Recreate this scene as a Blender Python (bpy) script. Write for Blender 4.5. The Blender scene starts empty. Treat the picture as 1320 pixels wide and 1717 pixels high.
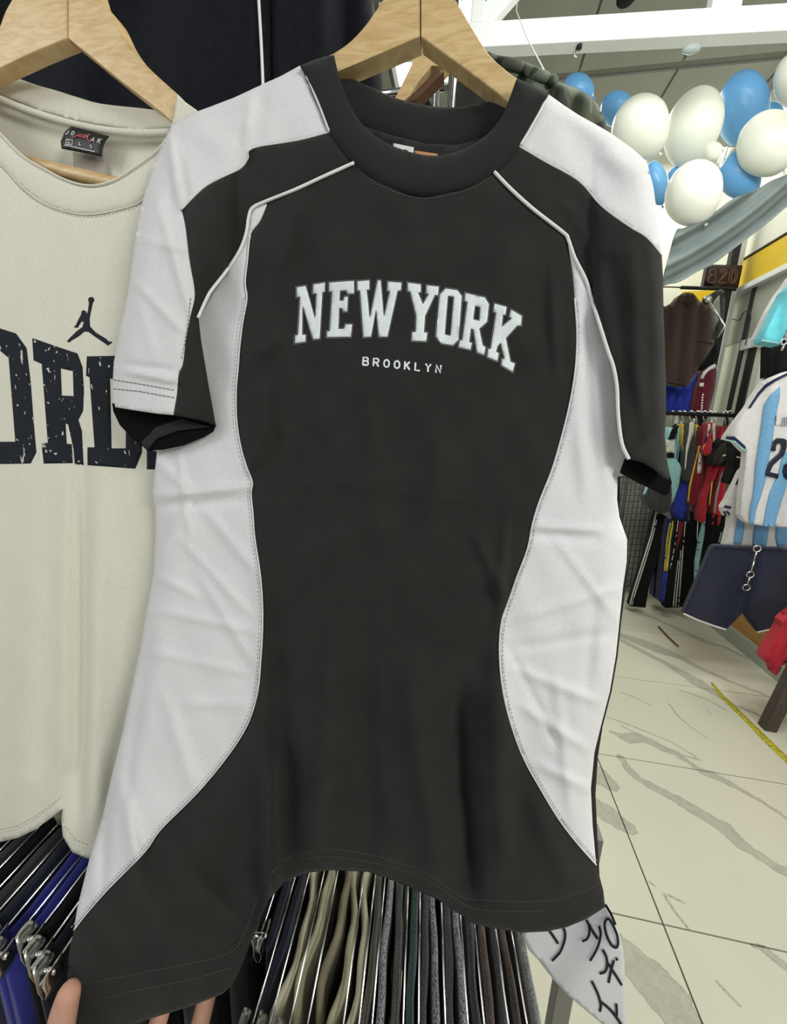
import bpy, bmesh, math, random
import numpy as np
from mathutils import Vector, Matrix, geometry
random.seed(7); rng = np.random.default_rng(7)
C = bpy.context.scene.collection
sc = bpy.context.scene

# ---------------------------------------------------------------- camera
F = 670.0; CX = 660.0; CY = 858.5; H = 1.32
_Y = np.array([123, 144, -F]); _Y = _Y / np.linalg.norm(_Y)
_X = np.array([4010, -308, F]); _X = _X - _Y * (_X @ _Y); _X /= np.linalg.norm(_X)
_Z = np.cross(_X, _Y)
R = np.stack([_X, _Y, _Z])          # world axes (X right, Y along the aisle, Z up) from camera axes
cam_d = bpy.data.cameras.new('camera'); cam = bpy.data.objects.new('camera', cam_d); C.objects.link(cam)
cam_d.sensor_fit = 'VERTICAL'; cam_d.sensor_height = 36; cam_d.lens = F * 36 / 1717; cam_d.clip_start = 0.01
m4 = Matrix([list(R[0]) + [0], list(R[1]) + [0], list(R[2]) + [H], [0, 0, 0, 1]])
cam.matrix_world = m4
sc.camera = cam

# ---------------------------------------------------------------- world, lights, exposure
w = bpy.data.worlds.new('world'); sc.world = w; w.use_nodes = True
bg = w.node_tree.nodes['Background']; bg.inputs[0].default_value = (0.96, 1.0, 0.97, 1); bg.inputs[1].default_value = 0.42
sc.view_settings.view_transform = 'Standard'; sc.view_settings.look = 'None'
sc.view_settings.exposure = 0.0; sc.view_settings.gamma = 1.0; sc.view_settings.use_curve_mapping = False
def area(name, loc, aim, sx, sy, power, col=(1, 1, 1)):
    l = bpy.data.lights.new(name, 'AREA'); l.shape = 'RECTANGLE'; l.size = sx; l.size_y = sy; l.energy = power; l.color = col
    o = bpy.data.objects.new(name, l); C.objects.link(o); o.location = loc
    d = Vector(aim) - Vector(loc); o.rotation_euler = d.to_track_quat('-Z', 'Y').to_euler()
    return o
area('grazing_fill', (1.7, -0.75, 2.15), (-0.1, 0.45, 1.15), 0.9, 0.5, 40, (1.0, 1.0, 0.97))  # unseen lamp added from the right to rake across the shirt's wrinkles
area('ceiling_light_near', (1.2, 1.5, 3.5), (1.2, 1.6, 0), 1.2, 0.6, 22, (1.0, 1.0, 0.94))
area('aisle_light', (0.7, 0.7, 2.7), (1.0, 2.3, 1.6), 1.2, 0.4, 24, (1.0, 1.0, 0.90))
area('back_light', (1.0, 3.5, 3.4), (1.0, 3.6, 0), 1.6, 0.5, 24, (1.0, 1.0, 0.90))
area('left_light', (-1.6, -0.6, 2.2), (-0.1, 0.5, 1.2), 0.9, 0.9, 11, (1.0, 0.99, 0.96))

# ---------------------------------------------------------------- helpers
def rays(px, py):
    px = np.asarray(px, float); py = np.asarray(py, float)
    d = np.stack([px - CX, -(py - CY), -F * np.ones_like(px)], -1)
    return d @ R.T
O = np.array([0, 0, H])
def PY(px, py, y):   # point seen at a pixel, on the plane Y = y (metres)
    d = rays(px, py); return O + d * (np.asarray(y) / d[..., 1])[..., None]
def PZ(px, py, z):
    d = rays(px, py); return O + d * ((np.asarray(z) - H) / d[..., 2])[..., None]
def PX(px, py, x):
    d = rays(px, py); return O + d * (np.asarray(x) / d[..., 0])[..., None]

def tag(o, label=None, cat=None, group=None, kind=None):
    if label: o['label'] = label
    if cat: o['category'] = cat
    if group: o['group'] = group
    if kind: o['kind'] = kind
    return o
def thing(name, label, cat, loc=(0, 0, 0), group=None):
    o = bpy.data.objects.new(name, None); C.objects.link(o); o.location = loc; o.empty_display_size = 0.05
    return tag(o, label, cat, group)
def link(name, me, mat, parent=None, smooth=True):
    o = bpy.data.objects.new(name, me); C.objects.link(o)
    if mat is not None and not me.materials: me.materials.append(mat)
    if smooth and len(me.polygons):
        me.polygons.foreach_set('use_smooth', [True] * len(me.polygons))
    if parent is not None:
        o.parent = parent
        o.matrix_parent_inverse = Matrix.Translation(-Vector(world_loc(parent)))
    return o
def world_loc(o):
    v = Vector(o.location)
    if o.parent is not None and o.type == 'EMPTY': v = v + world_loc(o.parent)
    return v if o.type == 'EMPTY' else Vector((0, 0, 0))
def mesh(name, vs, fs):
    me = bpy.data.meshes.new(name); me.from_pydata([tuple(v) for v in vs], [], [tuple(f) for f in fs]); me.update(); return me
class MB:
    def __init__(s): s.v = []; s.f = []
    def box(s, a, b):
        n = len(s.v); x0, y0, z0 = a; x1, y1, z1 = b
        s.v += [(x0, y0, z0), (x1, y0, z0), (x1, y1, z0), (x0, y1, z0), (x0, y0, z1), (x1, y0, z1), (x1, y1, z1), (x0, y1, z1)]
        s.f += [tuple(n + i for i in q) for q in ((0, 3, 2, 1), (4, 5, 6, 7), (0, 1, 5, 4), (1, 2, 6, 5), (2, 3, 7, 6), (3, 0, 4, 7))]
        return s
    def tube(s, pts, r, seg=8, cap=True, flat=1.0):
        pts = [Vector(p) for p in pts]; n = len(s.v); k = len(pts)
        rr = r if hasattr(r, '__len__') else [r] * k
        up = None
        for i, p in enumerate(pts):
            t = (pts[min(i + 1, k - 1)] - pts[max(i - 1, 0)])
            if t.length < 1e-9: t = Vector((0, 0, 1))
            t.normalize()
            if up is None:
                up = t.orthogonal().normalized()
            else:
                up = (up - t * up.dot(t))
                up = up.normalized() if up.length > 1e-6 else t.orthogonal().normalized()
            b = t.cross(up)
            for j in range(seg):
                a = 2 * math.pi * j / seg
                s.v.append(tuple(p + (up * math.cos(a) + b * math.sin(a) * flat) * rr[i]))
        for i in range(k - 1):
            for j in range(seg):
                a = n + i * seg + j; b2 = n + i * seg + (j + 1) % seg
                s.f.append((a, b2, b2 + seg, a + seg))
        if cap:
            s.f.append(tuple(n + j for j in range(seg))[::-1]); s.f.append(tuple(n + (k - 1) * seg + j for j in range(seg)))
        return s
    def bar(s, p, q, w_, h_, up=(0, 0, 1)):   # square bar from p to q
        p = Vector(p); q = Vector(q); t = (q - p).normalized(); u = Vector(up); u = (u - t * u.dot(t)).normalized(); b = t.cross(u)
        n = len(s.v)
        for c in (p, q):
            for sx, sy in ((-1, -1), (1, -1), (1, 1), (-1, 1)):
                s.v.append(tuple(c + b * sx * w_ / 2 + u * sy * h_ / 2))
        s.f += [tuple(n + i for i in q_) for q_ in ((3, 2, 1, 0), (4, 5, 6, 7), (0, 1, 5, 4), (1, 2, 6, 5), (2, 3, 7, 6), (3, 0, 4, 7))]
        return s
    def build(s, name, mat, parent=None, smooth=False, bevel=0):
        o = link(name, mesh(name, s.v, s.f), mat, parent, smooth)
        if bevel:
            b = o.modifiers.new('bevel', 'BEVEL'); b.width = bevel; b.segments = 2; b.limit_method = 'ANGLE'
        return o

def spline(pts, n=8, closed=False):
    P_ = np.array(pts, float); k = len(P_); out = []
    rngk = range(k) if closed else range(k - 1)
    for i in rngk:
        p0 = P_[(i - 1) % k] if closed or i > 0 else 2 * P_[0] - P_[1]
        p1 = P_[i]; p2 = P_[(i + 1) % k]
        p3 = P_[(i + 2) % k] if closed or i < k - 2 else 2 * P_[-1] - P_[-2]
        for j in range(n):
            t = j / n
            out.append(0.5 * ((2 * p1) + (-p0 + p2) * t + (2 * p0 - 5 * p1 + 4 * p2 - p3) * t * t + (-p0 + 3 * p1 - 3 * p2 + p3) * t ** 3))
    if not closed: out.append(P_[-1])
    return [tuple(p) for p in out]
def resample(pts, step, closed=False):
    P_ = np.array(pts, float)
    if closed: P_ = np.vstack([P_, P_[:1]])
    out = []
    for a, b in zip(P_[:-1], P_[1:]):
        L = np.linalg.norm(b - a); n = max(1, int(round(L / step)))
        for j in range(n): out.append(a + (b - a) * j / n)
    if not closed: out.append(P_[-1])
    o = np.array(out)
    keep = [0]
    for i in range(1, len(o)):
        if np.linalg.norm(o[i] - o[keep[-1]]) > step * 0.25: keep.append(i)
    return o[keep]
def pdist(P_, poly, closed=True):
    A = np.array(poly, float); B = np.roll(A, -1, 0) if closed else None
    if not closed: B = A[1:]; A = A[:-1]
    best = np.full(len(P_), 1e9)
    for a, b in zip(A, B):
        ab = b - a; L = ab @ ab + 1e-12
        t = np.clip(((P_ - a) @ ab) / L, 0, 1)
        q = a + t[:, None] * ab
        best = np.minimum(best, np.hypot(*(P_ - q).T))
    return best
def inside(P_, poly):
    A = np.array(poly, float); B = np.roll(A, -1, 0); x = P_[:, 0]; y = P_[:, 1]; c = np.zeros(len(P_), bool)
    for (x0, y0), (x1, y1) in zip(A, B):
        m = ((y0 > y) != (y1 > y))
        with np.errstate(divide='ignore', invalid='ignore'):
            xi = (x1 - x0) * (y - y0) / (y1 - y0 + 1e-12) + x0
        c ^= m & (x < xi)
    return c
def triangulate(outline, step, holes=()):
    loops = [resample(outline, step, True)] + [resample(h_, step, True) for h_ in holes]
    O_ = loops[0]; lo = O_.min(0); hi = O_.max(0)
    gx, gy = np.meshgrid(np.arange(lo[0], hi[0], step), np.arange(lo[1], hi[1], step * 0.87))
    gx = gx + (np.arange(gx.shape[0]) % 2)[:, None] * step / 2
    G = np.stack([gx.ravel(), gy.ravel()], -1)
    if len(G):
        G = G[inside(G, O_)]
        for h_ in loops[1:]: G = G[~inside(G, h_)]
        for L in loops:
            if len(G): G = G[pdist(G, L) > step * 0.45]
    V = np.vstack(loops + ([G] if len(G) else [])); edges = []; n = 0
    for L in loops:
        edges += [(n + i, n + (i + 1) % len(L)) for i in range(len(L))]; n += len(L)
    vo, eo, fo = geometry.delaunay_2d_cdt([Vector(v) for v in V], edges, [], 0, 1e-4, False)[:3]
    V = np.array([tuple(v) for v in vo]); T = np.array([f for f in fo if len(f) == 3])
    cen = V[T].mean(1); ok = inside(cen, O_)
    for h_ in loops[1:]: ok &= ~inside(cen, h_)
    T = T[ok]
    return V, T, loops
def solid(V3, T, thick):
    """closed solid from a triangulated sheet; thick = vector or per-vertex vectors"""
    n = len(V3); back = V3 + np.array(thick)
    e = {}
    for t in T:
        for i in range(3):
            a, b = int(t[i]), int(t[(i + 1) % 3]); e[(a, b)] = 1
    fs = [tuple(int(i) for i in t) for t in T] + [tuple(int(i) + n for i in t[::-1]) for t in T]
    for (a, b) in e:
        if (b, a) not in e: fs.append((b, a, a + n, b + n))
    return np.vstack([V3, back]), fs
def sheet(name, outline, depth, mat, parent=None, step=8, thick=0.0012, off=0.0, puff=0.0, pw=4.0, holes=(), rnd=0.0, rw=20.0, plane='Y', backz=None):
    V, T, loops = triangulate(outline, step, holes)
    y = depth(V[:, 0], V[:, 1]) + off
    if puff or rnd:
        d = pdist(V, loops[0])
        for h_ in loops[1:]: d = np.minimum(d, pdist(V, h_))
        y = y - puff * (1 - np.exp(-d / pw)) + rnd * np.clip(1 - d / rw, 0, 1) ** 2
    fn = {'Y': PY, 'X': PX, 'Z': PZ}[plane]
    V3 = fn(V[:, 0], V[:, 1], y)
    a, b, c = V3[T[:, 0]], V3[T[:, 1]], V3[T[:, 2]]
    nrm = np.cross(b - a, c - a).sum(0); view = V3.mean(0) - O
    if nrm @ view > 0: T = T[:, ::-1]
    ax = {'Y': (0, 1, 0), 'X': (1, 0, 0), 'Z': (0, 0, -1)}[plane]
    tv = np.array(ax) * thick
    vs, fs = solid(V3, T, tv)
    o = link(name, mesh(name, vs, fs), mat, parent); k = 2 * len(T)
    o.data.polygons.foreach_set('use_smooth', [True] * k + [False] * (len(fs) - k))   # crisp cut edges
    return o
def const(c, *waves):   # depth of a hanging plane with soft folds: waves = (amp, period, slant, phase)
    def f(px, py):
        y = np.full(np.shape(px), float(c))
        for a, p, s, ph in waves: y = y + a * np.sin((px + s * py) / p * 2 * math.pi + ph)
        return y
    return f
def ribbon_poly(pts, w_):  # thin polygon along a pixel polyline
    P_ = np.array(pts, float); t = np.gradient(P_, axis=0); t /= np.linalg.norm(t, axis=1)[:, None] + 1e-9
    n = np.stack([-t[:, 1], t[:, 0]], -1)
    ws = np.array(w_) if hasattr(w_, '__len__') else np.full(len(P_), w_)
    return [tuple(p) for p in (P_ + n * ws[:, None] / 2)] + [tuple(p) for p in (P_ - n * ws[:, None] / 2)[::-1]]
def strokes_mesh(name, strokes, w_, depth, off, mat, parent, plane='Y', kind=None):
    """flat strokes (print, stitches, ink) laid on a surface, all in one mesh"""
    fn = {'Y': PY, 'X': PX, 'Z': PZ}[plane]; vs = []; fs = []
    for s in strokes:
        P_ = np.array(s, float)
        if len(P_) < 2: continue
        t = np.gradient(P_, axis=0); t /= np.linalg.norm(t, axis=1)[:, None] + 1e-9
        P_ = P_.copy(); P_[0] -= t[0] * w_ * 0.15; P_[-1] += t[-1] * w_ * 0.15
        n = np.stack([-t[:, 1], t[:, 0]], -1); a = P_ + n * w_ / 2; b = P_ - n * w_ / 2; k = len(vs)
        for L in (a, b):
            yy = depth(L[:, 0], L[:, 1]) + off
            vs += list(fn(L[:, 0], L[:, 1], yy))
        m = len(P_)
        for i in range(m - 1): fs.append((k + i, k + i + 1, k + m + i + 1, k + m + i))
    o = link(name, mesh(name, vs, fs), mat, parent)
    if kind: o['kind'] = kind
    return o
def dashes(poly, dash, gap, sm=True):
    P_ = resample(poly, 1.0)
    L = np.concatenate([[0], np.cumsum(np.linalg.norm(np.diff(P_, axis=0), axis=1))]); out = []; s = 0
    while s + dash < L[-1]:
        out.append([(np.interp(s + q * dash, L, P_[:, 0]), np.interp(s + q * dash, L, P_[:, 1])) for q in (0, 0.5, 1)]); s += dash + gap
    return out
def tube_px(name, poly, r, depth, off, mat, parent, seg=8, step=6):
    P_ = resample(poly, step); y = depth(P_[:, 0], P_[:, 1]) + off
    return MB().tube(list(map(Vector, PY(P_[:, 0], P_[:, 1], y))), r, seg).build(name, mat, parent, True)
def shift(poly, dx, dy): return [(x + dx, y + dy) for x, y in poly]
def offset_curve(poly, d):
    P_ = np.array(poly, float); t = np.gradient(P_, axis=0); t /= np.linalg.norm(t, axis=1)[:, None] + 1e-9
    n = np.stack([-t[:, 1], t[:, 0]], -1); return [tuple(p) for p in P_ + n * d]
def crop(x0, y0, s):   # read coordinates taken on an enlarged crop
    return lambda L: [(x0 + x / s, y0 + y / s) for x, y in L]

# ---------------------------------------------------------------- materials
def mat(name, col, rough=0.6, metal=0.0, bump=0.0, bscale=200.0, var=0.0, vscale=8.0, sheen=0.0, spec=0.3, col2=None, stretch=None, emit=0, sss=0, coat=0):
    m = bpy.data.materials.new(name); m.use_nodes = True; nt = m.node_tree; b = nt.nodes['Principled BSDF']
    b.inputs['Base Color'].default_value = (*col, 1); b.inputs['Roughness'].default_value = rough; b.inputs['Metallic'].default_value = metal
    b.inputs['Specular IOR Level'].default_value = spec
    if sheen: b.inputs['Sheen Weight'].default_value = sheen; b.inputs['Sheen Roughness'].default_value = 0.6
    if coat: b.inputs['Coat Weight'].default_value = coat
    if sss: b.inputs['Subsurface Weight'].default_value = sss; b.inputs['Subsurface Scale'].default_value = 0.02
    if emit: b.inputs['Emission Color'].default_value = (*col, 1); b.inputs['Emission Strength'].default_value = emit
    tc = nt.nodes.new('ShaderNodeTexCoord'); mp = nt.nodes.new('ShaderNodeMapping'); nt.links.new(tc.outputs['Object'], mp.inputs[0])
    if stretch: mp.inputs['Scale'].default_value = stretch
    if var or col2:
        n = nt.nodes.new('ShaderNodeTexNoise'); n.inputs['Scale'].default_value = vscale; n.inputs['Detail'].default_value = 5
        nt.links.new(mp.outputs[0], n.inputs['Vector'])
        r = nt.nodes.new('ShaderNodeValToRGB'); r.color_ramp.elements[0].position = 0.35; r.color_ramp.elements[1].position = 0.65
        c2 = col2 or tuple(min(1, c * (1 + var)) for c in col); c1 = col if col2 else tuple(c * (1 - var) for c in col)
        r.color_ramp.elements[0].color = (*c1, 1); r.color_ramp.elements[1].color = (*c2, 1)
        nt.links.new(n.outputs['Fac'], r.inputs[0]); nt.links.new(r.outputs[0], b.inputs['Base Color'])
    if bump:
        n2 = nt.nodes.new('ShaderNodeTexNoise'); n2.inputs['Scale'].default_value = bscale; n2.inputs['Detail'].default_value = 3
        nt.links.new(mp.outputs[0], n2.inputs['Vector'])
        bp = nt.nodes.new('ShaderNodeBump'); bp.inputs['Strength'].default_value = bump; bp.inputs['Distance'].default_value = 0.002
        nt.links.new(n2.outputs['Fac'], bp.inputs['Height']); nt.links.new(bp.outputs[0], b.inputs['Normal'])
    return m
def cloth(name, col, **k):
    k = {**dict(rough=0.92, bump=0.25, bscale=700, var=0.05, vscale=60, sheen=0.15, spec=0.12), **k}
    return mat(name, col, **k)
def knit(name, col, col2):
    return mat(name, col, rough=0.95, bump=0.9, bscale=420, col2=col2, vscale=420, sheen=0.3, spec=0.1)
M = {}
M['black_cotton'] = cloth('black_cotton', (0.0225, 0.022, 0.021), var=0.10, vscale=25, sheen=0.05)
M['collar_black'] = cloth('collar_black', (0.020, 0.020, 0.020), sheen=0.05, bscale=900)
M['white_cotton'] = cloth('white_cotton', (0.72, 0.72, 0.735), var=0.03, vscale=350, sheen=0.05)
M['cream_cotton'] = cloth('cream_cotton', (0.72, 0.70, 0.60), var=0.03, vscale=300, sheen=0.05)
M['stitch_dark'] = mat('stitch_dark', (0.085, 0.085, 0.08), 0.8)
M['stitch_light'] = mat('stitch_light', (0.42, 0.42, 0.42), 0.8)
M['piping'] = mat('piping', (0.78, 0.78, 0.79), 0.6)
M['print_white'] = mat('print_white', (0.74, 0.79, 0.80), 0.55, var=0.04, vscale=120)
M['print_rim'] = mat('print_rim', (0.15, 0.15, 0.15), 0.55)
M['navy_black'] = cloth('navy_black', (0.008, 0.0095, 0.014), var=0.15, sheen=0.03)
M['deep_black'] = cloth('deep_black', (0.007, 0.0075, 0.008), sheen=0.03)
M['pine'] = None
M['chrome'] = mat('chrome', (0.72, 0.72, 0.72), 0.18, 1.0)
M['steel'] = mat('steel', (0.62, 0.62, 0.60), 0.25, 1.0)
M['white_paint'] = mat('white_paint', (0.80, 0.84, 0.85), 0.45, var=0.03, vscale=6)
M['wall_paint'] = mat('wall_paint', (0.72, 0.72, 0.62), 0.6, var=0.02, vscale=3)
M['panel_grey'] = mat('panel_grey', (0.40, 0.41, 0.35), 0.5, var=0.03, vscale=4)
M['yellow'] = mat('yellow', (0.68, 0.47, 0.03), 0.45, var=0.05, vscale=5)
M['orange_wood'] = mat('orange_wood', (0.42, 0.21, 0.07), 0.5, col2=(0.55, 0.29, 0.10), vscale=6, stretch=(4, 1, 8))
M['skirting'] = mat('skirting', (0.40, 0.42, 0.35), 0.5)
M['dark_metal'] = mat('dark_metal', (0.02, 0.02, 0.02), 0.4, 0.3)
M['alu'] = mat('alu', (0.55, 0.56, 0.52), 0.35, 0.6)
M['glass_dark'] = mat('glass_dark', (0.09, 0.10, 0.09), 0.2)
M['balloon_white'] = mat('balloon_white', (0.88, 0.90, 0.82), 0.35, sss=0.3, spec=0.4)
M['balloon_blue'] = mat('balloon_blue', (0.15, 0.42, 0.80), 0.3, sss=0.15, spec=0.5)
M['foil'] = mat('foil', (0.7, 0.72, 0.7), 0.25, 1.0)
M['tulle'] = cloth('tulle', (0.19, 0.23, 0.235), var=0.1, vscale=10)
M['paper'] = mat('paper', (0.74, 0.74, 0.76), 0.7, var=0.02, vscale=20, bump=0.1, bscale=60)
M['ink'] = mat('ink', (0.02, 0.02, 0.032), 0.7, spec=0.1)
M['ink_navy'] = mat('ink_navy', (0.012, 0.016, 0.035), 0.5)
M['skin'] = mat('skin', (0.62, 0.34, 0.25), 0.5, var=0.06, vscale=40, sss=0.12, bump=0.15, bscale=500)
M['nail'] = mat('nail', (0.70, 0.42, 0.35), 0.25, coat=0.3)
M['white_plastic'] = mat('white_plastic', (0.7, 0.7, 0.66), 0.35)
M['dark_wood'] = mat('dark_wood', (0.055, 0.045, 0.038), 0.5, col2=(0.09, 0.07, 0.06), vscale=9, stretch=(6, 6, 1))
M['tape_yellow'] = mat('tape_yellow', (0.62, 0.56, 0.03), 0.5, col2=(0.25, 0.22, 0.04), vscale=90)
M['tape_brown'] = mat('tape_brown', (0.22, 0.15, 0.06), 0.6, col2=(0.06, 0.045, 0.03), vscale=70)
M['label_black'] = mat('label_black', (0.012, 0.012, 0.012), 0.45)
M['print_red'] = mat('print_red', (0.35, 0.02, 0.03), 0.5)
M['orange_tag'] = mat('orange_tag', (0.55, 0.28, 0.13), 0.6)
M['tile_edge'] = mat('tile_edge', (0.07, 0.07, 0.05), 0.8)
M['ceiling_grey'] = mat('ceiling_grey', (0.26, 0.26, 0.225), 0.8, var=0.03, vscale=3)
M['ceiling_seam'] = mat('ceiling_seam', (0.15, 0.15, 0.125), 0.8)
M['lamp_diffuser'] = mat('lamp_diffuser', (1, 1, 0.96), 0.5, emit=1.6)
M['string'] = mat('string', (0.75, 0.75, 0.70), 0.7)

def pine():
    m = bpy.data.materials.new('pine'); m.use_nodes = True; nt = m.node_tree; b = nt.nodes['Principled BSDF']
    tc = nt.nodes.new('ShaderNodeTexCoord'); mp = nt.nodes.new('ShaderNodeMapping'); mp.inputs['Scale'].default_value = (8, 8, 42)
    mp.inputs['Rotation'].default_value = (0, 0.5, 0)
    n = nt.nodes.new('ShaderNodeTexNoise'); n.inputs['Scale'].default_value = 3.5; n.inputs['Detail'].default_value = 8; n.inputs['Distortion'].default_value = 1.2
    r = nt.nodes.new('ShaderNodeValToRGB'); r.color_ramp.elements[0].position = 0.3; r.color_ramp.elements[1].position = 0.62
    r.color_ramp.elements[0].color = (0.53, 0.35, 0.15, 1); r.color_ramp.elements[1].color = (0.70, 0.51, 0.26, 1)
    nt.links.new(tc.outputs['Object'], mp.inputs[0]); nt.links.new(mp.outputs[0], n.inputs['Vector']); nt.links.new(n.outputs['Fac'], r.inputs[0]); nt.links.new(r.outputs[0], b.inputs['Base Color'])
    b.inputs['Roughness'].default_value = 0.38
    return m
M['pine'] = pine()
def distressed(name, ink, base):
    m = bpy.data.materials.new(name); m.use_nodes = True; nt = m.node_tree; b = nt.nodes['Principled BSDF']; b.inputs['Roughness'].default_value = 0.8; b.inputs['Specular IOR Level'].default_value = 0.1
    tc = nt.nodes.new('ShaderNodeTexCoord')
    outs = []
    for scl, st, lo in ((110, (1, 1, 1), 0.675), (40, (3.2, 3, 1.0), 0.69), (9, (1, 1, 1), 0.99)):
        mp = nt.nodes.new('ShaderNodeMapping'); mp.inputs['Scale'].default_value = st; mp.inputs['Rotation'].default_value = (0, 0.6, 0)
        n = nt.nodes.new('ShaderNodeTexNoise'); n.inputs['Scale'].default_value = scl; n.inputs['Detail'].default_value = 3
        nt.links.new(tc.outputs['Object'], mp.inputs[0]); nt.links.new(mp.outputs[0], n.inputs['Vector'])
        g = nt.nodes.new('ShaderNodeMath'); g.operation = 'GREATER_THAN'; g.inputs[1].default_value = lo; nt.links.new(n.outputs['Fac'], g.inputs[0]); outs.append(g)
    a = nt.nodes.new('ShaderNodeMath'); a.operation = 'MAXIMUM'; nt.links.new(outs[0].outputs[0], a.inputs[0]); nt.links.new(outs[1].outputs[0], a.inputs[1])
    mx = nt.nodes.new('ShaderNodeMix'); mx.data_type = 'RGBA'; mx.inputs[6].default_value = (*ink, 1); mx.inputs[7].default_value = (*base, 1)
    nt.links.new(a.outputs[0], mx.inputs[0]); nt.links.new(mx.outputs[2], b.inputs['Base Color'])
    return m
M['worn_print'] = distressed('worn_print', (0.018, 0.021, 0.028), (0.56, 0.56, 0.48))
def camo():
    m = bpy.data.materials.new('camo'); m.use_nodes = True; nt = m.node_tree; b = nt.nodes['Principled BSDF']; b.inputs['Roughness'].default_value = 0.9
    tc = nt.nodes.new('ShaderNodeTexCoord'); n = nt.nodes.new('ShaderNodeTexNoise'); n.inputs['Scale'].default_value = 16; n.inputs['Detail'].default_value = 1.2; n.inputs['Distortion'].default_value = 0.6
    nt.links.new(tc.outputs['Object'], n.inputs['Vector'])
    r = nt.nodes.new('ShaderNodeValToRGB'); r.color_ramp.interpolation = 'CONSTANT'; e = r.color_ramp.elements
    e[0].position = 0; e[0].color = (0.028, 0.030, 0.026, 1); e[1].position = 0.43; e[1].color = (0.075, 0.085, 0.055, 1)
    x = e.new(0.53); x.color = (0.13, 0.155, 0.12, 1); x = e.new(0.62); x.color = (0.05, 0.06, 0.045, 1)
    nt.links.new(n.outputs['Fac'], r.inputs[0]); nt.links.new(r.outputs[0], b.inputs['Base Color']); return m
M['camo'] = camo()
_cc = {}
def col_cloth(name, col, **k):
    if name not in _cc: _cc[name] = cloth(name, col, **k)
    return _cc[name]
TEAL = col_cloth('teal_cloth', (0.28, 0.52, 0.52)); CREAMB = col_cloth('cream_cloth', (0.62, 0.60, 0.50)); YEL = col_cloth('yellow_cloth', (0.62, 0.50, 0.05))
BLUE = col_cloth('royal_blue_cloth', (0.02, 0.035, 0.30)); RED = col_cloth('red_cloth', (0.45, 0.02, 0.035)); DRED = col_cloth('dark_red_cloth', (0.18, 0.012, 0.02))
BLK = M['deep_black']; GREYC = col_cloth('grey_cloth', (0.30, 0.30, 0.28)); BROWN = col_cloth('brown_cloth', (0.042, 0.026, 0.020)); CHAR = col_cloth('charcoal_cloth', (0.035, 0.038, 0.038))
BURG = col_cloth('burgundy_cloth', (0.10, 0.008, 0.018)); SKYB = col_cloth('sky_blue_cloth', (0.16, 0.36, 0.60)); WHT = col_cloth('jersey_white', (0.66, 0.64, 0.64)); NAVY = col_cloth('navy_cloth', (0.014, 0.017, 0.040))
CYAN = col_cloth('cyan_cloth', (0.12, 0.50, 0.60)); INDIGO = col_cloth('indigo_cloth', (0.012, 0.016, 0.07))

# ---------------------------------------------------------------- the setting
def struct(o): o['kind'] = 'structure'; return o
WX = 1.837; BY = 4.0; CZ = 3.6
floor = struct(MB().box((-2.4, -1.2, -0.05), (3.4, BY, -0.006)).build('floor', M['tile_edge']))
# marble veins traced on the floor plane
s1 = crop(920, 1217, 3.3); s5 = crop(1020, 780, 3.433); s6 = crop(1006, 771, 3.414)
band = [(s1([(400, 175), (440, 240), (500, 292), (600, 350), (700, 402), (800, 462), (900, 522), (980, 572), (1060, 650), (1160, 716), (1260, 780), (1420, 860)]), [8, 10, 8, 9, 11, 14, 14, 18, 14, 11, 12, 10]),
        (s1([(345, 32), (400, 58), (440, 70), (500, 62), (560, 85), (620, 120), (700, 150), (780, 205), (860, 258), (940, 285), (1060, 350), (1200, 432), (1320, 510)]), [2, 6, 16, 13, 8, 8, 7, 4, 8, 9, 5, 3, 3]),
        (s1([(260, 262), (340, 325)]), [26, 18]), (s1([(260, 440), (330, 490), (432, 560)]), [22, 26, 18]),
        (s1([(400, 1180), (440, 1280), (560, 1400), (660, 1500), (760, 1650), (860, 1800)]), [10, 44, 56, 60, 50, 40]),
        (s1([(1130, 1210), (1200, 1240), (1320, 1340)]), [4, 10, 6]),
        (s6([(110, 1000), (250, 1050), (350, 1090), (450, 1125), (600, 1205), (800, 1290), (960, 1350)]), [6, 11, 12, 6, 4, 3, 2]),
        (s6([(120, 1030), (250, 1100), (380, 1165), (480, 1225), (560, 1275), (650, 1330), (760, 1400), (920, 1465)]), [4, 5, 5, 9, 14, 7, 3, 2]),
        (s6([(150, 850), (320, 910), (480, 985), (600, 1040), (720, 1075), (840, 1135)]), [1.5, 2, 3, 4, 3, 2])]
lines = [s1([(400, 0), (500, 48), (600, 95), (700, 150), (840, 190)]), s1([(560, 865), (585, 885)]), s1([(635, 930), (700, 1030), (770, 1118)]), s1([(930, 1415), (1000, 1490), (1060, 1550)]),
         s6([(455, 1318), (600, 1365), (735, 1440)]), s6([(395, 1395), (450, 1470), (520, 1530), (620, 1595)]), s6([(40, 1470), (200, 1530), (400, 1610), (550, 1700)]), s6([(120, 1330), (200, 1360), (300, 1410)]), s6([(610, 1430), (635, 1458)]), s1([(660, 935), (750, 980)])]
def to_floor(L): 
    a = np.array(L, float); return PZ(a[:, 0], a[:, 1], 0.0)[:, :2]
band_w = []
for L, wd in band:
    a = np.array(L, float); t = np.gradient(a, axis=0); t /= np.linalg.norm(t, axis=1)[:, None]; n = np.stack([-t[:, 1], t[:, 0]], -1) * (np.array(wd)[:, None] / 2)
    q1 = to_floor(a + n); q2 = to_floor(a - n); c = to_floor(a); hw = np.abs(np.hypot(*(q1 - q2).T)) / 2
    # width across the vein direction in floor metres
    tw = np.gradient(c, axis=0); tw /= np.linalg.norm(tw, axis=1)[:, None]; dq = (q1 - q2); hw = np.abs(dq[:, 0] * -tw[:, 1] + dq[:, 1] * tw[:, 0]) / 2
    band_w.append((c, hw))
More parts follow.
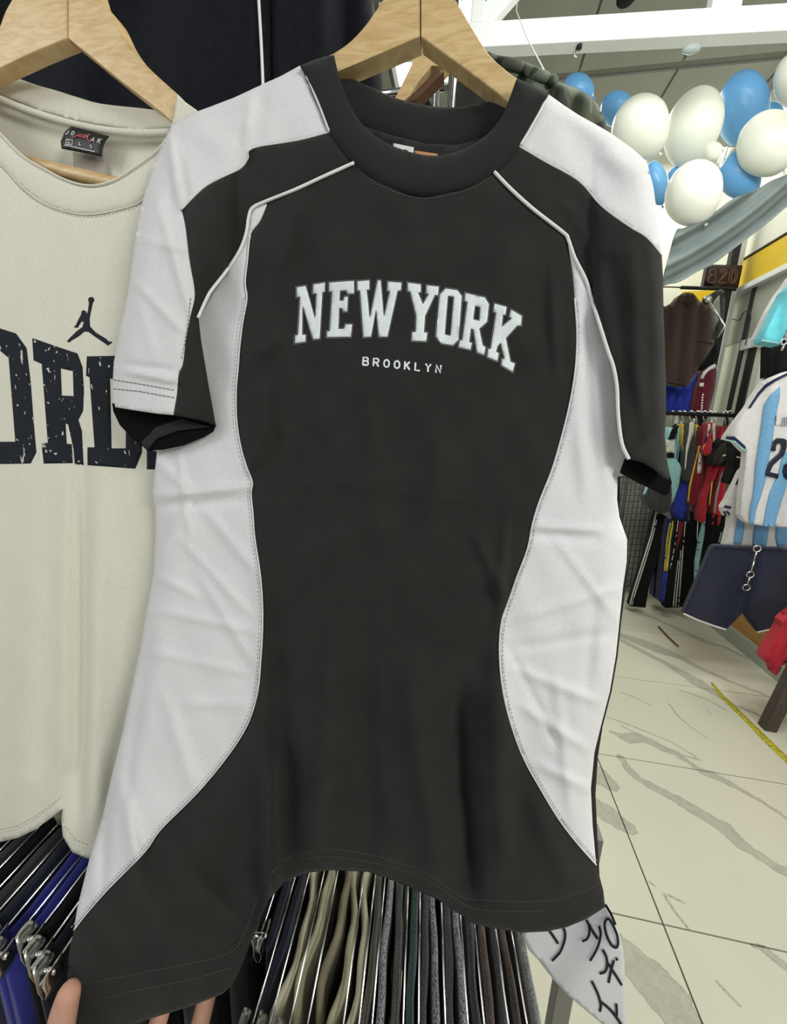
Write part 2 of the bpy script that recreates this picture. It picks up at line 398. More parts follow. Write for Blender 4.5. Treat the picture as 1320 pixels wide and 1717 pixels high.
line_w = [to_floor(L) for L in lines]
def vein_fields(P_):
    b = np.full(len(P_), 0.3); l = np.full(len(P_), 0.3)
    for c, hw in band_w:
        for i in range(len(c) - 1):
            A, B = c[i], c[i + 1]; ab = B - A; t = np.clip(((P_ - A) @ ab) / (ab @ ab), 0, 1)
            d = np.hypot(*(P_ - A - t[:, None] * ab).T) - (hw[i] * (1 - t) + hw[i + 1] * t); b = np.minimum(b, d)
    for c in line_w: l = np.minimum(l, pdist(P_, c, False))
    return b, l
def marble():
    m = bpy.data.materials.new('marble_tile'); m.use_nodes = True; nt = m.node_tree; b = nt.nodes['Principled BSDF']; N = nt.nodes.new; Lk = nt.links.new
    geo = N('ShaderNodeNewGeometry')
    def attr(n): a = N('ShaderNodeAttribute'); a.attribute_name = n; return a.outputs['Fac']
    def math_(op, a, b_, cl=False):
        n = N('ShaderNodeMath'); n.operation = op; n.use_clamp = cl
        for i, v in enumerate((a, b_)):
            if v is None: continue
            if isinstance(v, (int, float)): n.inputs[i].default_value = v
            else: Lk(v, n.inputs[i])
        return n.outputs[0]
    def noise(s, d=4, dist=0):
        n = N('ShaderNodeTexNoise'); n.inputs['Scale'].default_value = s; n.inputs['Detail'].default_value = d; n.inputs['Distortion'].default_value = dist; Lk(geo.outputs['Position'], n.inputs['Vector']); return n.outputs['Fac']
    wob = math_('MULTIPLY', math_('SUBTRACT', noise(35), 0.5), 0.028)
    band_d = math_('ADD', attr('band'), wob); line_d = attr('line')
    fill = math_('SUBTRACT', 1.0, math_('MULTIPLY', math_('MAXIMUM', band_d, 0.0), 250.0), True)
    edge = math_('SUBTRACT', 1.0, math_('MULTIPLY', math_('ABSOLUTE', band_d, None), 330.0), True)
    lw = math_('ADD', 0.003, math_('MULTIPLY', noise(6), 0.006))
    ln = math_('SUBTRACT', 1.0, math_('DIVIDE', line_d, lw), True)
    v = math_('MAXIMUM', math_('MULTIPLY', fill, math_('ADD', 0.16, math_('MULTIPLY', noise(40, 6, 1), 0.5))), math_('MULTIPLY', edge, 0.75))
    v = math_('MAXIMUM', v, math_('MULTIPLY', ln, 0.9), True)
    soft = N('ShaderNodeValToRGB'); Lk(noise(1.6, 5, 0.8), soft.inputs[0]); soft.color_ramp.elements[0].position = 0.35; soft.color_ramp.elements[1].position = 0.7
    soft.color_ramp.elements[0].color = (0.62, 0.612, 0.495, 1); soft.color_ramp.elements[1].color = (0.575, 0.568, 0.465, 1)
    mx = N('ShaderNodeMix'); mx.data_type = 'RGBA'; Lk(v, mx.inputs[0]); Lk(soft.outputs[0], mx.inputs[6]); mx.inputs[7].default_value = (0.17, 0.17, 0.145, 1)
    Lk(mx.outputs[2], b.inputs['Base Color']); b.inputs['Roughness'].default_value = 0.28; b.inputs['Specular IOR Level'].default_value = 0.35
    return m
MT = marble()
TW, TD, gx0, gy0 = 1.2, 0.6, 0.637, 0.957
for i in range(-2, 1):
    for j in range(-3, 6):
        x0 = gx0 + i * TW + 0.0022; x1 = x0 + TW - 0.0044; y0 = gy0 + j * TD + 0.0022; y1 = y0 + TD - 0.0044
        y1 = min(y1, BY - 0.002)
        if y0 > BY - 0.05 or i < -1 and j > 3: continue
        dense = (i == 0 and -1 <= j < 5) or (i == -1 and -1 <= j <= 0)
        nx, ny = (201, 101) if dense else (3, 3)
        gx, gy = np.meshgrid(np.linspace(x0, x1, nx), np.linspace(y0, y1, ny)); P_ = np.stack([gx.ravel(), gy.ravel()], -1)
        vs = [(a, b, 0.0) for a, b in P_]; fs = [(r * nx + c, r * nx + c + 1, (r + 1) * nx + c + 1, (r + 1) * nx + c) for r in range(ny - 1) for c in range(nx - 1)]
        n = len(vs); ring = [c for c in range(nx)] + [r * nx + nx - 1 for r in range(1, ny)] + [(ny - 1) * nx + c for c in range(nx - 2, -1, -1)] + [r * nx for r in range(ny - 2, 0, -1)]
        vs += [(vs[k][0], vs[k][1], -0.006) for k in ring]; L = len(ring)
        fs += [(ring[(k + 1) % L], ring[k], n + k, n + (k + 1) % L) for k in range(L)]
        me = mesh('tile', vs, fs)
        bq, lq = vein_fields(np.array([v[:2] for v in vs])) if dense else (np.full(len(vs), 0.3), np.full(len(vs), 0.3))
        for nm, arr in (('band', bq), ('line', lq)):
            at = me.attributes.new(nm, 'FLOAT', 'POINT'); at.data.foreach_set('value', arr.astype(np.float32))
        link('floor_tile', me, MT, floor, smooth=False)

# ceiling with its tiles
ceil = struct(MB().box((-2.4, -1.2, CZ), (3.4, BY + 0.1, CZ + 0.05)).build('ceiling', M['ceiling_seam']))
tm = MB().box((0.008, 0.008, -0.012), (0.602, 0.602, 0)).build('ceiling_tile', M['ceiling_grey'], ceil); tm.data.name = 'ceiling_tile'
LIGHT_TILES = {(-2, 4)}
first = True
for i in range(-3, 6):
    for j in range(-1, 6):
        if (i, j) in LIGHT_TILES: continue
        o = tm if first else tm.copy()
        if not first: C.objects.link(o)
        first = False
        o.location = (0.54 + i * 0.61, 0.05 + j * 0.66, CZ)
for (i, j) in sorted(LIGHT_TILES):
    x = 0.54 + i * 0.61; y = 0.05 + j * 0.66
    t = thing('ceiling_light', 'square glowing ceiling light seen through the hanger gap' if i == -2 else 'square glowing ceiling light right of the hanger gap, behind the camouflage shorts', 'light', (x, y, CZ))
    MB().box((x + 0.02, y + 0.02, CZ - 0.02), (x + 0.59, y + 0.59, CZ - 0.001)).build('frame', M['white_paint'], t)
    MB().box((x + 0.05, y + 0.05, CZ - 0.026), (x + 0.56, y + 0.56, CZ - 0.019)).build('diffuser', M['lamp_diffuser'], t)

wr = struct(MB().box((WX, -1.2, 0), (WX + 0.08, BY, CZ)).build('wall_right', M['wall_paint']))
def px_rect_wall(name, y0, y1, z0, z1, depth, m, parent): return MB().box((WX - depth, y0, z0), (WX + 0.001, y1, z1)).build(name, m, parent, bevel=0.002)
px_rect_wall('yellow_band', -1.2, BY, 2.34, 2.53, 0.012, M['yellow'], wr)
px_rect_wall('ledge', -1.2, BY, 2.30, 2.335, 0.05, M['white_paint'], wr)
px_rect_wall('ledge', -1.2, BY, 2.535, 2.545, 0.02, M['dark_wood'], wr)
px_rect_wall('grey_panel', 0.3, 3.9, 1.97, 2.29, 0.006, M['panel_grey'], wr)
px_rect_wall('rail', -1.2, 3.30, 1.90, 1.965, 0.03, M['white_paint'], wr)
px_rect_wall('upper_panel', 0.3, 3.1, 0.75, 1.88, 0.008, M['white_paint'], wr)
px_rect_wall('dark_strip', 3.17, 3.24, 0.1, 1.90, 0.012, M['dark_metal'], wr)
px_rect_wall('dark_strip', 3.30, 3.34, 0.1, 2.30, 0.012, M['dark_metal'], wr)
px_rect_wall('dark_pane', 2.0, 3.02, 1.32, 1.76, 0.014, M['glass_dark'], wr)
px_rect_wall('wood_panel', -1.2, 3.9, 0.10, 0.74, 0.02, M['orange_wood'], wr)
bb = struct(MB().box((WX - 0.03, -1.2, 0.0), (WX - 0.001, BY, 0.10)).build('baseboard_right', M['skirting'], bevel=0.004))
wb = struct(MB().box((-2.4, BY, 0), (WX, BY + 0.08, CZ)).build('wall_back', M['wall_paint']))
MB().box((1.68, BY - 0.012, 2.30), (WX, BY + 0.001, 2.48)).build('yellow_band', M['yellow'], wb)
MB().box((1.68, BY - 0.03, 2.26), (WX, BY + 0.001, 2.30)).build('ledge', M['dark_metal'], wb)
MB().box((0.9, BY - 0.01, 0.1), (WX, BY + 0.001, 2.29)).build('grey_panel', M['panel_grey'], wb)

# white truss under the ceiling
def beam_pts(z, L): return [PZ(x, y, z) for x, y in L]
truss = struct(bpy.data.objects.new('trim_1', None)); C.objects.link(truss); truss.location = (0, 2.1, 2.9)
bd = Vector((0.998, 0.066, 0)); p0 = Vector(PZ(809, 78, 2.9)); yv = Vector((-0.066, 0.998, 0))
def beam(name, a, b, wd, ht):
    # a, b: front lower edge end points ; depth wd backwards, height ht upwards
    mbx = MB(); q = []
    for p in (a, b):
        for dy, dz in ((0, 0), (wd, 0), (wd, ht), (0, ht)): q.append(tuple(p + yv * dy + Vector((0, 0, dz))))
    mbx.v = q; mbx.f = [(0, 1, 2, 3), (7, 6, 5, 4), (0, 4, 5, 1), (1, 5, 6, 2), (2, 6, 7, 3), (3, 7, 4, 0)]
    return mbx.build(name, M['white_paint'], truss, bevel=0.003)
bh = float(PY(841, 33, p0.y + 0.003)[2]) - 2.9
beam('lower_beam', p0 - bd * 2.2, p0 + bd * 1.75, 0.06, bh)
for (xa, xb) in ((0.0, 0.055), (0.95, 1.06)):
    a = p0 + bd * (xa - 0.055) + Vector((0, 0, bh))
    beam('post', a, a + bd * (xb - xa), 0.05, 0.55)
def slanted(a, b, wd):
    mbx = MB(); mbx.bar(a, b, 0.05, wd, up=bd); return mbx.build('brace', M['white_paint'], truss, bevel=0.003)
slanted(p0 + bd * -0.02 + yv * 0.03 + Vector((0, 0, bh)), p0 + bd * 0.62 + yv * 0.03 + Vector((0, 0, 0.70)), 0.075)
slanted(p0 + bd * -0.10 + yv * 0.03 + Vector((0, 0, bh)), p0 + bd * -0.75 + yv * 0.03 + Vector((0, 0, 0.70)), 0.075)

# screw hook, suction hook, spotlight, string
hp = Vector(PZ(972, 76, 2.9))
t = thing('screw_hook', 'small dark screw hook under the white beam left of the clear hook', 'hook', hp)
MB().tube([hp + Vector((0, 0, 0.005)), hp + Vector((0, 0, -0.012))], 0.011, 12).build('head', M['dark_metal'], t, True)
MB().tube([hp + Vector((-.012, 0, -0.005)), hp + Vector((-.018, 0, -0.035)), hp + Vector((-.005, 0, -0.042))], 0.003, 6).build('loop', M['chrome'], t, True)
hp = Vector(PZ(1160, 82, 2.895))
bm = bmesh.new(); bmesh.ops.create_uvsphere(bm, u_segments=16, v_segments=8, radius=0.036, matrix=Matrix.Translation(hp) @ Matrix.Diagonal((1, 0.5, 0.45, 1))); me = bpy.data.meshes.new('suction_hook'); bm.to_mesh(me); bm.free()
tag(link('suction_hook', me, mat('clear_plastic', (0.40, 0.46, 0.47), 0.15)), 'clear pale plastic hook cup stuck under the white beam', 'hook')
sp = Vector(PZ(1052, -22, 3.35))
t = thing('spotlight', 'black ceiling spotlight cut by the top edge above the beam', 'light', sp)
MB().tube([sp + Vector((0, 0, 0.08)), sp, sp + Vector((0, -0.01, -0.05))], [0.03, 0.04, 0.042], 16).build('lamp_head', M['deep_black'], t, True)
MB().tube([sp + Vector((0, 0, 0.25)), sp + Vector((0, 0, 0.08))], 0.01, 8).build('stem', M['dark_metal'], t, True)
a = Vector(PY(866, 18, 2.07)); b = Vector(PY(919, 130, 1.2))
tag(MB().tube([a + Vector((0, 0, 0.06)), a, a * .5 + b * .5 + Vector((0, 0, -0.01)), b, b + Vector((0.01, -.1, -0.1))], 0.0016, 6).build('hanging_string', M['string'], None, True), 'thin white string hanging from the beam down behind the camouflage shorts', 'string')

# balloons
def balloon(px, py, rx, ry, ang, D, col, label, group='balloons of the garland'):
    th = math.radians(ang); ray = np.array([px - CX, -(py - CY), -F]); ct = F / np.linalg.norm(ray)
    ct2 = ct
    # image ellipse -> axes in the plane across the line of sight
    Rm = np.array([[math.cos(th), -math.sin(th)], [math.sin(th), math.cos(th)]]); A = Rm @ np.diag([rx, ry]) * D / F   # image x right, y up
    rad = np.array([px - CX, -(py - CY)]); rad /= np.linalg.norm(rad); tan_ = np.array([-rad[1], rad[0]])
    B = np.stack([rad @ A * ct2, tan_ @ A])
    U, S, _ = np.linalg.svd(B)
    rdir = ray / np.linalg.norm(ray); e1 = np.array([rad[0], rad[1], 0]); e1 = e1 - rdir * (e1 @ rdir); e1 /= np.linalg.norm(e1); e2 = np.array([tan_[0], tan_[1], 0])
    ax1 = R @ (e1 * U[0, 0] + e2 * U[1, 0]); ax2 = R @ (e1 * U[0, 1] + e2 * U[1, 1])
    if ax1[2] > 0: ax1 = -ax1
    ax3 = np.cross(ax1, ax2); c = O + R @ (ray * D / F)
    BC.append(tuple(c)); a_, b_ = S[0], S[1]; root = thing('balloon', label, 'balloon', Vector(c), group)
    n = 24; mbq = MB(); pts = []; rr = []
    for i in range(n + 1):
        u = -math.cos(math.pi * i / n); r = math.sqrt(max(0, 1 - u * u)); r = r * (1 - 0.10 * max(0, u)) 
        pts.append(Vector(c + ax1 * a_ * u)); rr.append(max(r * b_, 0.0004))
    mbq.tube(pts, rr, 28); mbq.build('skin', M['balloon_' + col], root, True)
    k = c + ax1 * a_
    MB().tube([Vector(k - ax1 * .004), Vector(k + ax1 * .006), Vector(k + ax1 * .016)], [0.006, 0.003, 0.010], 10).build('knot', M['balloon_' + col], root, True)
BC = []
balloon(970, 150, 27, 29, 0, 2.3, 'blue', 'small pale blue balloon, leftmost of the garland, behind the camouflage shorts')
balloon(1036, 184, 29, 33, -10, 2.25, 'blue', 'blue balloon half hidden behind the leftmost white balloon')
balloon(1074, 217, 48, 61, -22, 2.1, 'white', 'big white balloon, leftmost of the white ones, beside the shirt shoulder')
balloon(1162, 217, 46, 75, -24, 2.18, 'white', 'longest white balloon, in the middle of the garland')
balloon(1246, 186, 45, 69, -12, 2.28, 'blue', 'largest blue balloon, rising behind the white ones')
balloon(1196, 255, 17, 19, -50, 2.0, 'white', 'smallest white balloon, tucked in the centre of the garland')
balloon(1101, 308, 20, 38, 8, 2.2, 'blue', 'small blue balloon touching the white shirt shoulder')
balloon(1163, 326, 47, 60, -28, 2.0, 'white', 'greyish white balloon hanging lowest in the garland')
balloon(1240, 296, 38, 42, 10, 2.1, 'blue', 'blue balloon low behind the rightmost pair of white balloons')
balloon(1287, 243, 50, 62, -35, 1.95, 'white', 'big white balloon at the right, with a small dimple')
balloon(1338, 138, 42, 52, -10, 2.1, 'white', 'white balloon cut by the right edge of the picture')
balloon(1298, 190, 18, 20, 0, 2.35, 'blue', 'small blue balloon peeking out between the right-hand white balloons')
balloon(1134, 295, 14, 15, 0, 2.3, 'blue', 'tiny pale blue balloon between the two middle white balloons')
tag(sheet('foil_ribbon', [(1213, 245), (1235, 246), (1222, 262), (1208, 284), (1202, 272), (1210, 258)], const(2.45, (0.004, 14, 0.3, 0)), M['foil'], None, 3, 0.001), 'crinkled silver ribbon tail among the balloons', 'ribbon')

# grey drape
c3 = crop(820, 0, 2.64)
def drape_d(px, py):
    s = (px - 1110) * 0.535 + (py - 475) * 0.845 + 0.0009 * (px - 1225) ** 2
    return 2.55 + 0.035 * np.sin(s / 6.0 + px / 90.0) + 0.014 * np.sin(s / 2.6 + px / 40.0)
drape_out = c3([(1320, 770), (1250, 800), (1180, 840), (1080, 880), (1010, 930), (930, 980), (860, 1010), (830, 1020), (800, 1120), (768, 1255), (800, 1256), (850, 1245), (930, 1200), (1000, 1165), (1080, 1105), (1180, 1030), (1250, 975), (1320, 915), (1420, 840), (1440, 700)])
tag(sheet('grey_drape', spline(drape_out, 4, True), drape_d, M['tulle'], None, 4, 0.004), 'sagging grey-blue fabric drape hanging below the balloons', 'drape')

# ---------------------------------------------------------------- far corner: post, sign, rails
def vpost(name, x, y, z0, z1, w_, d_, m, parent=None): return MB().box((x - w_ / 2, y - d_ / 2, z0), (x + w_ / 2, y + d_ / 2, z1)).build(name, m, parent, bevel=0.002)
pr = thing('partition_frame', 'tall dark and aluminium partition post standing in the back corner', 'frame', (1.72, 3.42, 0))
vpost('dark_post', 1.715, 3.42, 0, 3.0, 0.045, 0.05, M['dark_metal'], pr)
vpost('aluminium_post', 1.765, 3.44, 0, 3.0, 0.03, 0.05, M['alu'], pr)
vpost('cream_post', 1.60, 3.42, 0, 2.02, 0.10, 0.04, M['wall_paint'], pr)
vpost('aluminium_strip', 1.655, 3.44, 0, 2.3, 0.02, 0.03, M['white_paint'], pr)
# sign
c6 = crop(1100, 380, 6.0)
sg = thing('number_sign', 'black and brown square sign reading 820 in thin outlined digits', 'sign', Vector(PY(1210, 462, 3.36)))
sheet('panel', c6([(520, 380), (875, 390), (830, 612), (478, 600)]), const(3.36), mat('sign_black', (0.022, 0.010, 0.008), 0.3), sg, 12, 0.04)
eight = c6([(590, 428), (552, 432), (536, 455), (552, 480), (590, 490), (606, 520), (590, 555), (540, 560), (522, 530), (545, 495), (585, 485), (608, 455), (590, 428)])
two = c6([(640, 455), (665, 432), (705, 435), (712, 465), (680, 510), (625, 560), (705, 562)])
zero = c6([(770, 435), (745, 460), (735, 520), (750, 558), (790, 560), (815, 520), (825, 465), (808, 435), (770, 435)])
two2 = c6([(655, 470), (675, 450), (692, 455), (690, 475), (655, 520)]); zero2 = c6([(778, 455), (760, 500), (768, 540), (788, 540), (802, 495), (800, 455), (778, 455)])
strokes_mesh('digits', [spline(L, 4) for L in (eight, two, zero, two2, zero2)], 1.3, const(3.36), -0.003, mat('neon_dull', (0.20, 0.11, 0.09), 0.4), sg)
tag(MB().tube([Vector(PY(1112, 481, 3.3)), Vector(PY(1145, 482, 3.3))], 0.004, 6).tube([Vector(PY(1142, 482, 3.3)), Vector(PY(1234, 485, 3.3))], 0.012, 8).build('upper_rail', M['dark_metal'], None, True), 'thin dark upper rail with a light wire under the number sign', 'rail')
cr = thing('chrome_arm', 'chrome swivel arm with round joint beside the brown sweater', 'bracket', Vector(PY(1190, 505, 3.2)))
MB().tube([Vector(PY(1188, 505, 3.2)), Vector(PY(1216, 546, 3.2)), Vector(PY(1203, 566, 3.2))], 0.008, 8).build('arm', M['chrome'], cr, True)
MB().tube([Vector(PY(1186, 503, 3.22)), Vector(PY(1186, 503, 3.16))], 0.028, 14).build('joint', M['steel'], cr, True)
tag(MB().tube([Vector(PX(x, y, 1.80)) for x, y in spline(c6([(770, 930), (840, 940), (880, 870), (935, 850), (955, 900), (930, 1050), (900, 1190)]), 4)], 0.003, 6).build('wall_cable', M['dark_metal'], None, True), 'thin dark cable looped on the grey wall panel', 'cable')

# ---------------------------------------------------------------- background garments
def bg_garment(name, label, cat, outline, y, m, parts=(), thick=0.05, step=7, folds=((0.010, 30, 0.15, 0.4),), rnd=0.03, rw=9, group=None, hanger=None, smooth=2):
    rnd = min(rnd, 0.010); thick = min(thick, 0.08)
    dep = const(y, *folds); P_ = np.array(outline).mean(0)
    root = thing(name, label, cat, Vector(PY(P_[0], P_[1], y)), group)
    out = spline(outline, smooth, True) if smooth else outline
    sheet('body', out, dep, m, root, step, thick, rnd=rnd, rw=rw)
    for pn, poly, pm in parts:
        o = sheet(pn, poly, dep, pm, root, step, 0.003, off=-0.006)
    return root, dep
c4 = crop(1100, 600, 6.0); c33 = crop(1030, 800, 4.552)
# brown sweater
sw, dsw = bg_garment('sweater', 'dark brown long sleeve sweater hanging on the far upper rail', 'sweater',
    c6([(60, 820), (90, 805), (200, 742), (245, 685), (300, 662), (380, 672), (440, 748), (540, 815), (588, 900), (594, 1150), (560, 1230), (440, 1400), (330, 1600), (200, 1590), (100, 1560), (50, 1400)]), 3.15, BROWN,
    [('neckband', c6([(215, 745), (250, 690), (300, 668), (378, 678), (435, 750), (330, 800)]), BROWN), ('cuff', c6([(420, 1135), (585, 1140), (580, 1180), (415, 1150)]), BROWN),
     ('hem_band', c4([(108, 215), (200, 235), (330, 262), (325, 282), (200, 262), (108, 240)]), BROWN)], thick=0.08, folds=((0.02, 26, 0.1, 0.4),))
bg_garment('shorts', 'royal blue shorts hanging below the brown sweater', 'shorts', c4([(60, 260), (110, 255), (330, 285), (420, 150), (400, 330), (360, 560), (230, 560), (80, 560)]), 3.3, BLUE, folds=((0.03, 14, 0.3, 0.2),), thick=0.05, smooth=2)
bg_garment('jacket', 'dark grey jacket hanging edge-on right of the brown sweater', 'jacket', c6([(560, 690), (625, 635), (690, 650), (695, 830), (660, 1040), (600, 1140), (590, 900), (545, 790)]), 3.28, CHAR, [('sleeve', c6([(575, 760), (640, 690), (650, 900), (600, 1010), (592, 880)]), GREYC)], thick=0.06)
bg_garment('jacket', 'black jacket hanging between the brown sweater and the burgundy jersey', 'jacket', c6([(590, 1150), (560, 1260), (440, 1400), (425, 1440), (520, 1430), (640, 1290)]), 3.26, BLK, thick=0.05, smooth=2)
bj, dbj = bg_garment('jersey', 'burgundy training top with white shoulder stripe and small white lettering', 'jersey',
    c4([(440, 225), (470, 150), (530, 95), (600, 60), (612, 140), (590, 330), (530, 540), (515, 610), (370, 600), (365, 550), (400, 330)]), 3.24, BURG,
    [('shoulder_stripe', c4([(450, 205), (480, 140), (540, 90), (600, 58), (606, 100), (540, 125), (500, 165), (475, 215)]), WHT), ('chest_patch', c4([(443, 255), (485, 250), (482, 290), (440, 290)]), WHT)], thick=0.05, smooth=2)
strokes_mesh('lettering', [c4(L) for L in ([(455, 550), (462, 530), (452, 522)], [(458, 512), (472, 505), (458, 498)], [(456, 488), (472, 480), (458, 472)], [(458, 460), (474, 452), (460, 444)], [(462, 432), (478, 425), (464, 418)], [(462, 405), (478, 398), (466, 390)], [(466, 378), (480, 370), (474, 360)])], 1.6, dbj, -0.012, M['piping'], bj)

# lower rack of the far corner: rail, legs, hanging clothes
rk = thing('clothes_rack', 'long black clothes rack rail in the far corner above the jerseys', 'rack', (1.4, 3.2, 0))
ra = Vector(PY(1105, 692, 3.2)); rb_ = Vector(PY(1240, 697, 3.2))
MB().tube([ra + Vector((-0.6, 0, 0)), rb_], 0.014, 10).build('rail', M['dark_metal'], rk, True)
MB().tube([ra + Vector((-0.6, 0, 0)), Vector((ra.x - 0.6, 3.2, 0.02))], 0.014, 8).build('leg', M['dark_metal'], rk, True)
MB().tube([rb_, Vector((rb_.x, 3.2, 0.02))], 0.014, 8).build('leg', M['dark_metal'], rk, True)
MB().tube([Vector((ra.x + 0.15, 3.2, 0.85)), Vector((rb_.x, 3.2, 0.85))], 0.012, 8).build('lower_rail', M['dark_metal'], rk, True)
def hook_px(px, py0, py1, y, parent, m='chrome'):
    a = Vector(PY(px, py0, y)); b = Vector(PY(px, py1, y))
    MB().tube([a + Vector((0.02, 0, -0.015)), a + Vector((0.018, 0, 0.012)), a + Vector((0, 0, 0.022)), a + Vector((-0.015, 0, 0.01)), a * .4 + b * .6, b], 0.004, 6).build('hanger_hook', M[m], parent, True)
rackset = [
 # name,label,cat,outline,Y,material,parts,hook px
 ('jersey', 'teal football shirt with cream chest block, leftmost on the far rack', c4([(95, 800), (135, 710), (180, 705), (205, 760), (200, 1010), (262, 1120), (180, 1440), (80, 1500), (90, 1000)]), 3.02, TEAL,
   [('cream_block', c4([(100, 825), (185, 822), (182, 958), (108, 955)]), CREAMB), ('black_stripe', c4([(108, 958), (185, 960), (188, 1008), (112, 1005)]), BLK), ('black_yoke', c4([(138, 790), (165, 712), (200, 690), (208, 740), (196, 815), (120, 820)]), BLK)], 165),
 ('jersey', 'black shirt with two pale teal side stripes on the far rack', c4([(205, 730), (235, 680), (262, 700), (270, 1110), (180, 1120), (178, 1050)]), 3.1, BLK,
   [('stripe', c4([(222, 720), (240, 690), (252, 720), (192, 1118), (180, 1116)]), TEAL), ('stripe', c4([(250, 750), (262, 740), (210, 1110), (202, 1110)]), TEAL)], 232),
 ('jersey', 'yellow shirt edge-on, left of the cream collared jacket', c4([(262, 690), (292, 680), (305, 800), (300, 1160), (272, 1160), (268, 900)]), 3.06, YEL, [('side_panel', c4([(268, 900), (280, 880), (288, 1150), (275, 1160)]), CREAMB)], 280),
 ('jacket', 'charcoal jacket with wide cream collar on the far rack', c4([(330, 760), (338, 660), (365, 640), (392, 660), (395, 800), (385, 1000), (340, 1230), (290, 1230), (296, 1100), (318, 900)]), 3.0, CHAR,
   [('collar', c4([(332, 760), (340, 655), (366, 640), (390, 665), (380, 760), (352, 830), (318, 950), (300, 1120), (290, 1120), (305, 900)]), CREAMB)], 350),
 ('jersey', 'royal blue shirt lowest under the cream collared jacket', c4([(290, 1170), (340, 1180), (335, 1440), (345, 1650), (250, 1680), (200, 1600), (190, 1460), (262, 1250)]), 3.04, BLUE, [('hem_fold', c4([(280, 1560), (330, 1500), (345, 1640), (290, 1650)]), INDIGO)], None),
 ('jersey', 'bright yellow shirt edge-on, right of the cream collared jacket', c4([(405, 690), (430, 680), (440, 790), (420, 900), (398, 910), (385, 820)]), 3.08, YEL, [], 415),
 ('jersey', 'dark red shirt with white and gold stripes in the middle of the far rack', c4([(440, 740), (480, 690), (500, 800), (490, 960), (470, 1440), (440, 1480), (320, 1480), (340, 1300), (400, 1000), (430, 880)]), 3.02, DRED,
   [('gold_stripe', c4([(432, 880), (445, 890), (350, 1300), (330, 1450), (318, 1450), (336, 1280)]), YEL), ('white_stripe', c4([(440, 930), (466, 950), (458, 1160), (420, 1165), (418, 1110)]), WHT)], 487),
 ('jersey', 'red shirt with white collar and pointed sleeve on the far rack', c4([(515, 790), (530, 665), (552, 670), (560, 760), (566, 950), (555, 1000), (468, 940), (490, 880)]), 2.96, RED, [('collar', c4([(518, 780), (530, 665), (550, 668), (545, 740), (500, 850), (475, 930), (468, 930), (490, 860)]), WHT), ('navy_trim', c4([(545, 715), (556, 720), (500, 850), (480, 880), (490, 820)]), INDIGO)], 540),
 ('jersey', 'red shirt with pale striped collar beside the dark sleeve', c4([(560, 760), (572, 660), (598, 668), (610, 800), (600, 900), (580, 980), (568, 960)]), 3.0, RED, [('collar', c4([(565, 720), (575, 655), (596, 662), (596, 780), (590, 900), (580, 900)]), CREAMB)], 585),
 ('jersey', 'long dark red shirt below the pointed red sleeve', c4([(470, 945), (560, 1000), (570, 1100), (500, 1300), (470, 1460), (440, 1500), (430, 1400), (460, 1100)]), 3.04, DRED, [], None),
 ('jersey', 'scarlet shirt hanging low, right of the long dark red shirt', c4([(560, 1100), (640, 1085), (600, 1200), (520, 1400), (500, 1640), (430, 1640), (440, 1480), (500, 1300)]), 2.98, RED, [('gold_stripe', c4([(560, 1250), (575, 1240), (545, 1480), (535, 1480)]), YEL)], None),
 ('jersey', 'dark red shirt edge-on left of the white striped jersey sleeve', c4([(618, 770), (650, 690), (720, 690), (722, 740), (690, 800), (640, 860), (600, 960)]), 3.02, DRED, [('side_panel', c4([(640, 760), (680, 700), (670, 780), (625, 860)]), RED)], 700),
 ('jacket', 'black and brown jacket sleeve sticking out beside the white jersey', c4([(600, 960), (650, 860), (700, 810), (800, 850), (800, 960), (740, 1080), (640, 1090), (565, 1070), (580, 1000)]), 2.9, BLK, [('sleeve', c4([(600, 965), (655, 870), (710, 850), (720, 1000), (640, 1085), (572, 1068)]), col_cloth('olive_black', (0.028, 0.022, 0.015))), ('cuff_stripe', c4([(665, 980), (720, 968), (718, 982), (668, 996)]), CREAMB)], 740),
 ('jersey', 'grey and red shirt hanging lowest at the right of the far rack', c4([(650, 1100), (735, 1080), (715, 1200), (690, 1460), (640, 1680), (560, 1690), (575, 1560), (620, 1300)]), 3.0, RED, [('grey_panel', c4([(660, 1150), (680, 1130), (620, 1400), (600, 1560), (580, 1560), (600, 1380)]), GREYC)], None),
 ('jersey', 'light grey shirt between the red shirts and the white jersey', c4([(760, 1000), (830, 960), (830, 1150), (790, 1440), (760, 1540), (660, 1540), (690, 1440), (730, 1150)]), 3.03, GREYC, [], None),
 ('jersey', 'black shirt with square sleeve behind the white jersey cuff', c4([(800, 900), (900, 960), (900, 1090), (840, 1180), (770, 1270), (730, 1250), (780, 1120)]), 2.7, BLK, [('cuff_stripe', c4([(810, 990), (850, 1000), (848, 1012), (810, 1002)]), CREAMB)], None),
 ('jersey', 'charcoal shirt with teal cuff behind the black sleeve of the main shirt', c33([(270, 50), (420, 0), (440, 200), (395, 275), (330, 262), (270, 240), (235, 170), (240, 130)]), 2.95, CHAR, [('teal_cuff', c33([(250, 55), (272, 50), (240, 135), (218, 132)]), TEAL)], None),
]
for nm, lab, out, y, m, parts, hk in rackset:
    r_, _ = bg_garment(nm, lab, nm, out, y, m, parts, thick=0.14, step=5, folds=((0.01, 11, 0.1, 0.4),), rnd=0.02, rw=4, smooth=2)
    if hk: hook_px(1100 + hk / 6, 694, 713, 3.2, r_)
